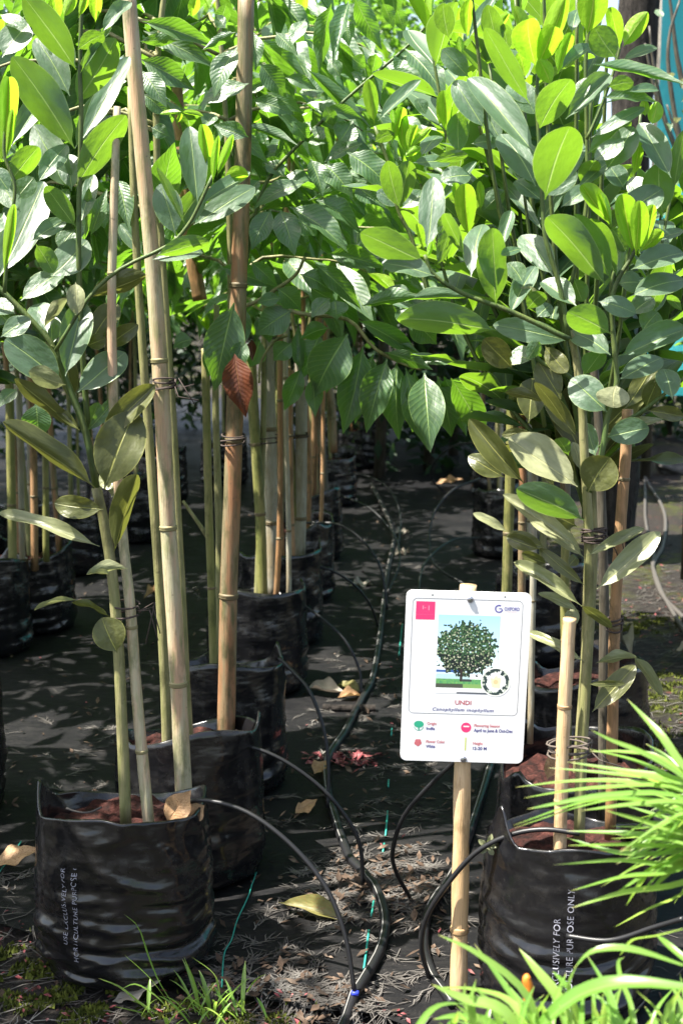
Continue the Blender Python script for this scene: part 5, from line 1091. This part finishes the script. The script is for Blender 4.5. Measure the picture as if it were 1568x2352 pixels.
# ------------------------------------------------------------ grasses
def blade(parent, P, w0, up=Vector((0, 0, 1)), name='blade'):
    n = len(P) - 1; V, F, U = [], [], []
    for i, p in enumerate(P):
        t = i / n; d = (P[min(i + 1, n)] - P[max(i - 1, 0)]).normalized(); s = d.cross(up); s = s.normalized() if s.length > 1e-4 else Vector((1, 0, 0)); nn = s.cross(d)
        w_ = w0 * 1.28 * min(1, (.35 + 2.2 * t)) * (1 - max(0, t - .55) / .45) ** .75 * .5 + 1e-4
        V += [p - s * w_, p - nn * w_ * .5, p + s * w_]; U += [(0, t), (.5, t), (1, t)]
    for i in range(n): F += [(3 * i, 3 * i + 1, 3 * i + 4, 3 * i + 3), (3 * i + 1, 3 * i + 2, 3 * i + 5, 3 * i + 4)]
    return link(name, mesh(name, V, F, M['BLADE'], True, U), parent)
z12 = Z(993.9, 1722.4, .36616)
YG_ = 1.28
ga = G(1790, 2352); gA = empty('grass_clump', (.62, 1.30, 0), label='upper clump of strappy green grass leaning in from right photo edge', cat='grass', group='blurred strappy grass in the foreground')
gB = empty('grass_clump', (.36, 1.18, 0), label='lower clump of strappy green grass along bottom right corner', cat='grass', group='blurred strappy grass in the foreground')
def pxblade(tree, pts, wpx, Y0, Y1_):
    sp = spline(pts, 12); P = [PY(x, y, lerp(Y0, Y1_, i / 12)) for i, (x, y) in enumerate(sp)]
    blade(tree, P, wpx / FOC * Y0, Vector((rnd.uniform(-.25, .25), rnd.uniform(-.5, .1), 1)).normalized())
za = [  # root -> tip, crop coordinates
 ([(1800, 420), (1568, 260), (1200, 195), (850, 195), (515, 235)], 44), ([(1800, 400), (1500, 230), (1100, 230), (800, 260), (570, 302)], 40), ([(1800, 430), (1500, 280), (1100, 280), (800, 330), (590, 372)], 36),
 ([(1800, 450), (1500, 330), (1100, 300), (850, 350), (500, 475)], 38), ([(1800, 450), (1500, 330), (1200, 300), (900, 360), (510, 490)], 30), ([(1800, 380), (1500, 200), (1150, 150), (720, 112)], 40), ([(1800, 360), (1550, 190), (1200, 130), (840, 75)], 40),
 ([(1800, 330), (1500, 170), (1250, 60), (975, -5)], 40), ([(1800, 300), (1568, 100), (1440, -80), (1340, -190), (1215, -320)], 46), ([(1800, 340), (1500, 120), (1300, 10), (1120, -60), (990, -125)], 40), ([(1800, 350), (1450, 60), (1200, 10), (980, 10)], 34),
 ([(1800, 640), (1568, 735), (1200, 690), (750, 722)], 44), ([(1800, 640), (1500, 760), (1200, 790), (860, 885)], 46), ([(1800, 650), (1568, 830), (1200, 890), (865, 992)], 50), ([(1800, 700), (1568, 890), (1350, 990), (1135, 1112)], 50),
 ([(1800, 480), (1568, 550), (1200, 520), (835, 508)], 42), ([(1800, 460), (1568, 330), (1250, 340), (930, 380)], 40), ([(1800, 520), (1568, 520), (1300, 440), (1075, 378)], 46), ([(1800, 560), (1568, 600), (1200, 590), (840, 600)], 50), ([(1800, 560), (1500, 640), (1150, 640), (820, 545)], 46),
 ([(1800, 600), (1500, 690), (1300, 720), (1050, 860)], 30), ([(1800, 600), (1400, 720), (1300, 830), (1210, 975)], 34), ([(1800, 430), (1568, 420), (1350, 330), (1150, 310)], 50), ([(1800, 400), (1620, 250), (1480, 60), (1330, -40)], 40)]
for pts, wd in za: pxblade(gA, [z12(*p) for p in pts], wd * .36616, YG_, YG_ + .05 + rnd.uniform(-.06, .08))
for q in range(90):
    y0 = rnd.uniform(300, 700); x1 = rnd.uniform(1100, 1560); yt = y0 + rnd.uniform(-260, 300); pxblade(gA, [z12(1830, y0), z12(lerp(1830, x1, .45), lerp(y0, yt, .3) - 60), z12(x1, yt)], rnd.uniform(20, 38) * .36616, 1.22 + rnd.uniform(0, .2), 1.25 + rnd.uniform(0, .22))
zb = [([(680, 2000), (600, 1560), (300, 1290), (30, 1158)], 50), ([(700, 2000), (640, 1719), (470, 1500), (258, 1215)], 60), ([(900, 2000), (800, 1590), (650, 1380), (538, 1245)], 62), ([(1000, 1900), (870, 1540), (800, 1440), (748, 1388)], 40),
 ([(1568, 1350), (1300, 1260), (1130, 1238), (980, 1270), (880, 1372)], 50), ([(600, 2000), (380, 1719), (150, 1670), (0, 1690)], 46), ([(700, 2000), (450, 1640), (200, 1560), (-10, 1470)], 66), ([(650, 1900), (500, 1590), (260, 1500), (25, 1488)], 54), ([(1700, 1500), (1200, 1450), (880, 1540), (640, 1760), (560, 1900)], 95),
 ([(300, 2000), (250, 1719), (240, 1560), (270, 1440)], 40), ([(1200, 2000), (1150, 1700), (1090, 1500), (960, 1280)], 46), ([(1300, 1900), (1240, 1600), (1180, 1450), (1160, 1330), (1200, 1300)], 30), ([(1568, 1120), (1400, 1160), (1250, 1190), (1170, 1290)], 26), ([(1700, 1400), (1568, 1300), (1450, 1200), (1400, 1160)], 40), ([(500, 2000), (300, 1700), (200, 1600), (200, 1460)], 34), ([(1000, 2000), (900, 1650), (850, 1480), (900, 1350)], 34), ([(-200, 2000), (-100, 1750), (40, 1600), (300, 1600)], 40)]
for pts, wd in zb: pxblade(gB, [z12(*p) for p in pts], wd * .36616, 1.12 + rnd.uniform(0, .1), 1.16 + rnd.uniform(0, .14))
for q in range(140):
    x0 = rnd.uniform(-50, 1700); a = rnd.gauss(0, .9); L = rnd.uniform(300, 620); yb = 1950; xt = x0 + math.sin(a) * L; yt = yb - abs(math.cos(a)) * L - 40 + 140 * max(0, (700 - x0) / 700) + 90
    pxblade(gB, [z12(x0, yb), z12(lerp(x0, xt, .4), lerp(yb, yt, .65)), z12(xt, yt)], rnd.uniform(20, 42) * .36616, 1.08 + rnd.uniform(0, .2), 1.1 + rnd.uniform(0, .22))
orr = tube('orange_stalk', [PY(x, y, 1.3) for x, y in spline([z12(585, 1590), z12(600, 1500), z12(585, 1440), z12(600, 1415)], 8)], [.004, .0045, .005, .005, .005, .005, .0045, .004, .003], M['ORANGE']); tag(orr, 'small orange curled stalk among the bottom right grass', 'stalk')
gc = G(440, 2330); gC = empty('grass_tuft', gc, label='thin bright green grass tuft at bottom before the front left bag', cat='grass')
zc = Z(0, 1722.4, .36616)
for pts, wd in (([(1090, 1600), (1000, 1450), (930, 1280), (870, 1110), (780, 1032)], 30), ([(1040, 1560), (960, 1450), (880, 1370), (780, 1285)], 14), ([(1060, 1690), (900, 1600), (760, 1490), (620, 1432)], 36), ([(1010, 1680), (860, 1640), (720, 1610)], 20), ([(1250, 1600), (1210, 1440), (1155, 1300)], 28), ([(1380, 1530), (1340, 1400), (1205, 1300)], 16), ([(1330, 1700), (1300, 1560), (1240, 1450)], 30), ([(1120, 1700), (1000, 1560), (860, 1470), (760, 1500)], 22)):
    sp = spline([zc(*p) for p in pts], 10); blade(gC, [PY(x, y, gc.y + .02 - .03 * i / 10) for i, (x, y) in enumerate(sp)], wd * .36616 / FOC * gc.y * .8)
for q in range(44):
    c = gc + Vector((rnd.gauss(.02, .045), rnd.gauss(-.01, .025), 0)); a = rnd.uniform(0, 6.28); L = rnd.uniform(.04, .11); o_ = Vector((math.cos(a), math.sin(a), 0))
    blade(gC, [c + o_ * L * .55 * t + ZUP * L * (t - .4 * t * t) for t in [i / 8 for i in range(9)]], rnd.uniform(.003, .006))
# small weeds by the front right bag
wd_ = PY(1120, 1945, yR - .05); we = empty('weed_seedling', wd_, label='tiny pale leaved seedling left of the front right bag', cat='weed')
for q in range(5): a = q * 1.3; put_leaf(we, wd_, wd_ + Vector((.018 * math.cos(a), -.004, .018 * math.sin(a) + .004)), Vector((0, -1, .4)), .009, 'P')
# water drops on the hanging leaves
V, F = [], []
print('leaves', NLEAF[0], 'objects', len(bpy.data.objects))
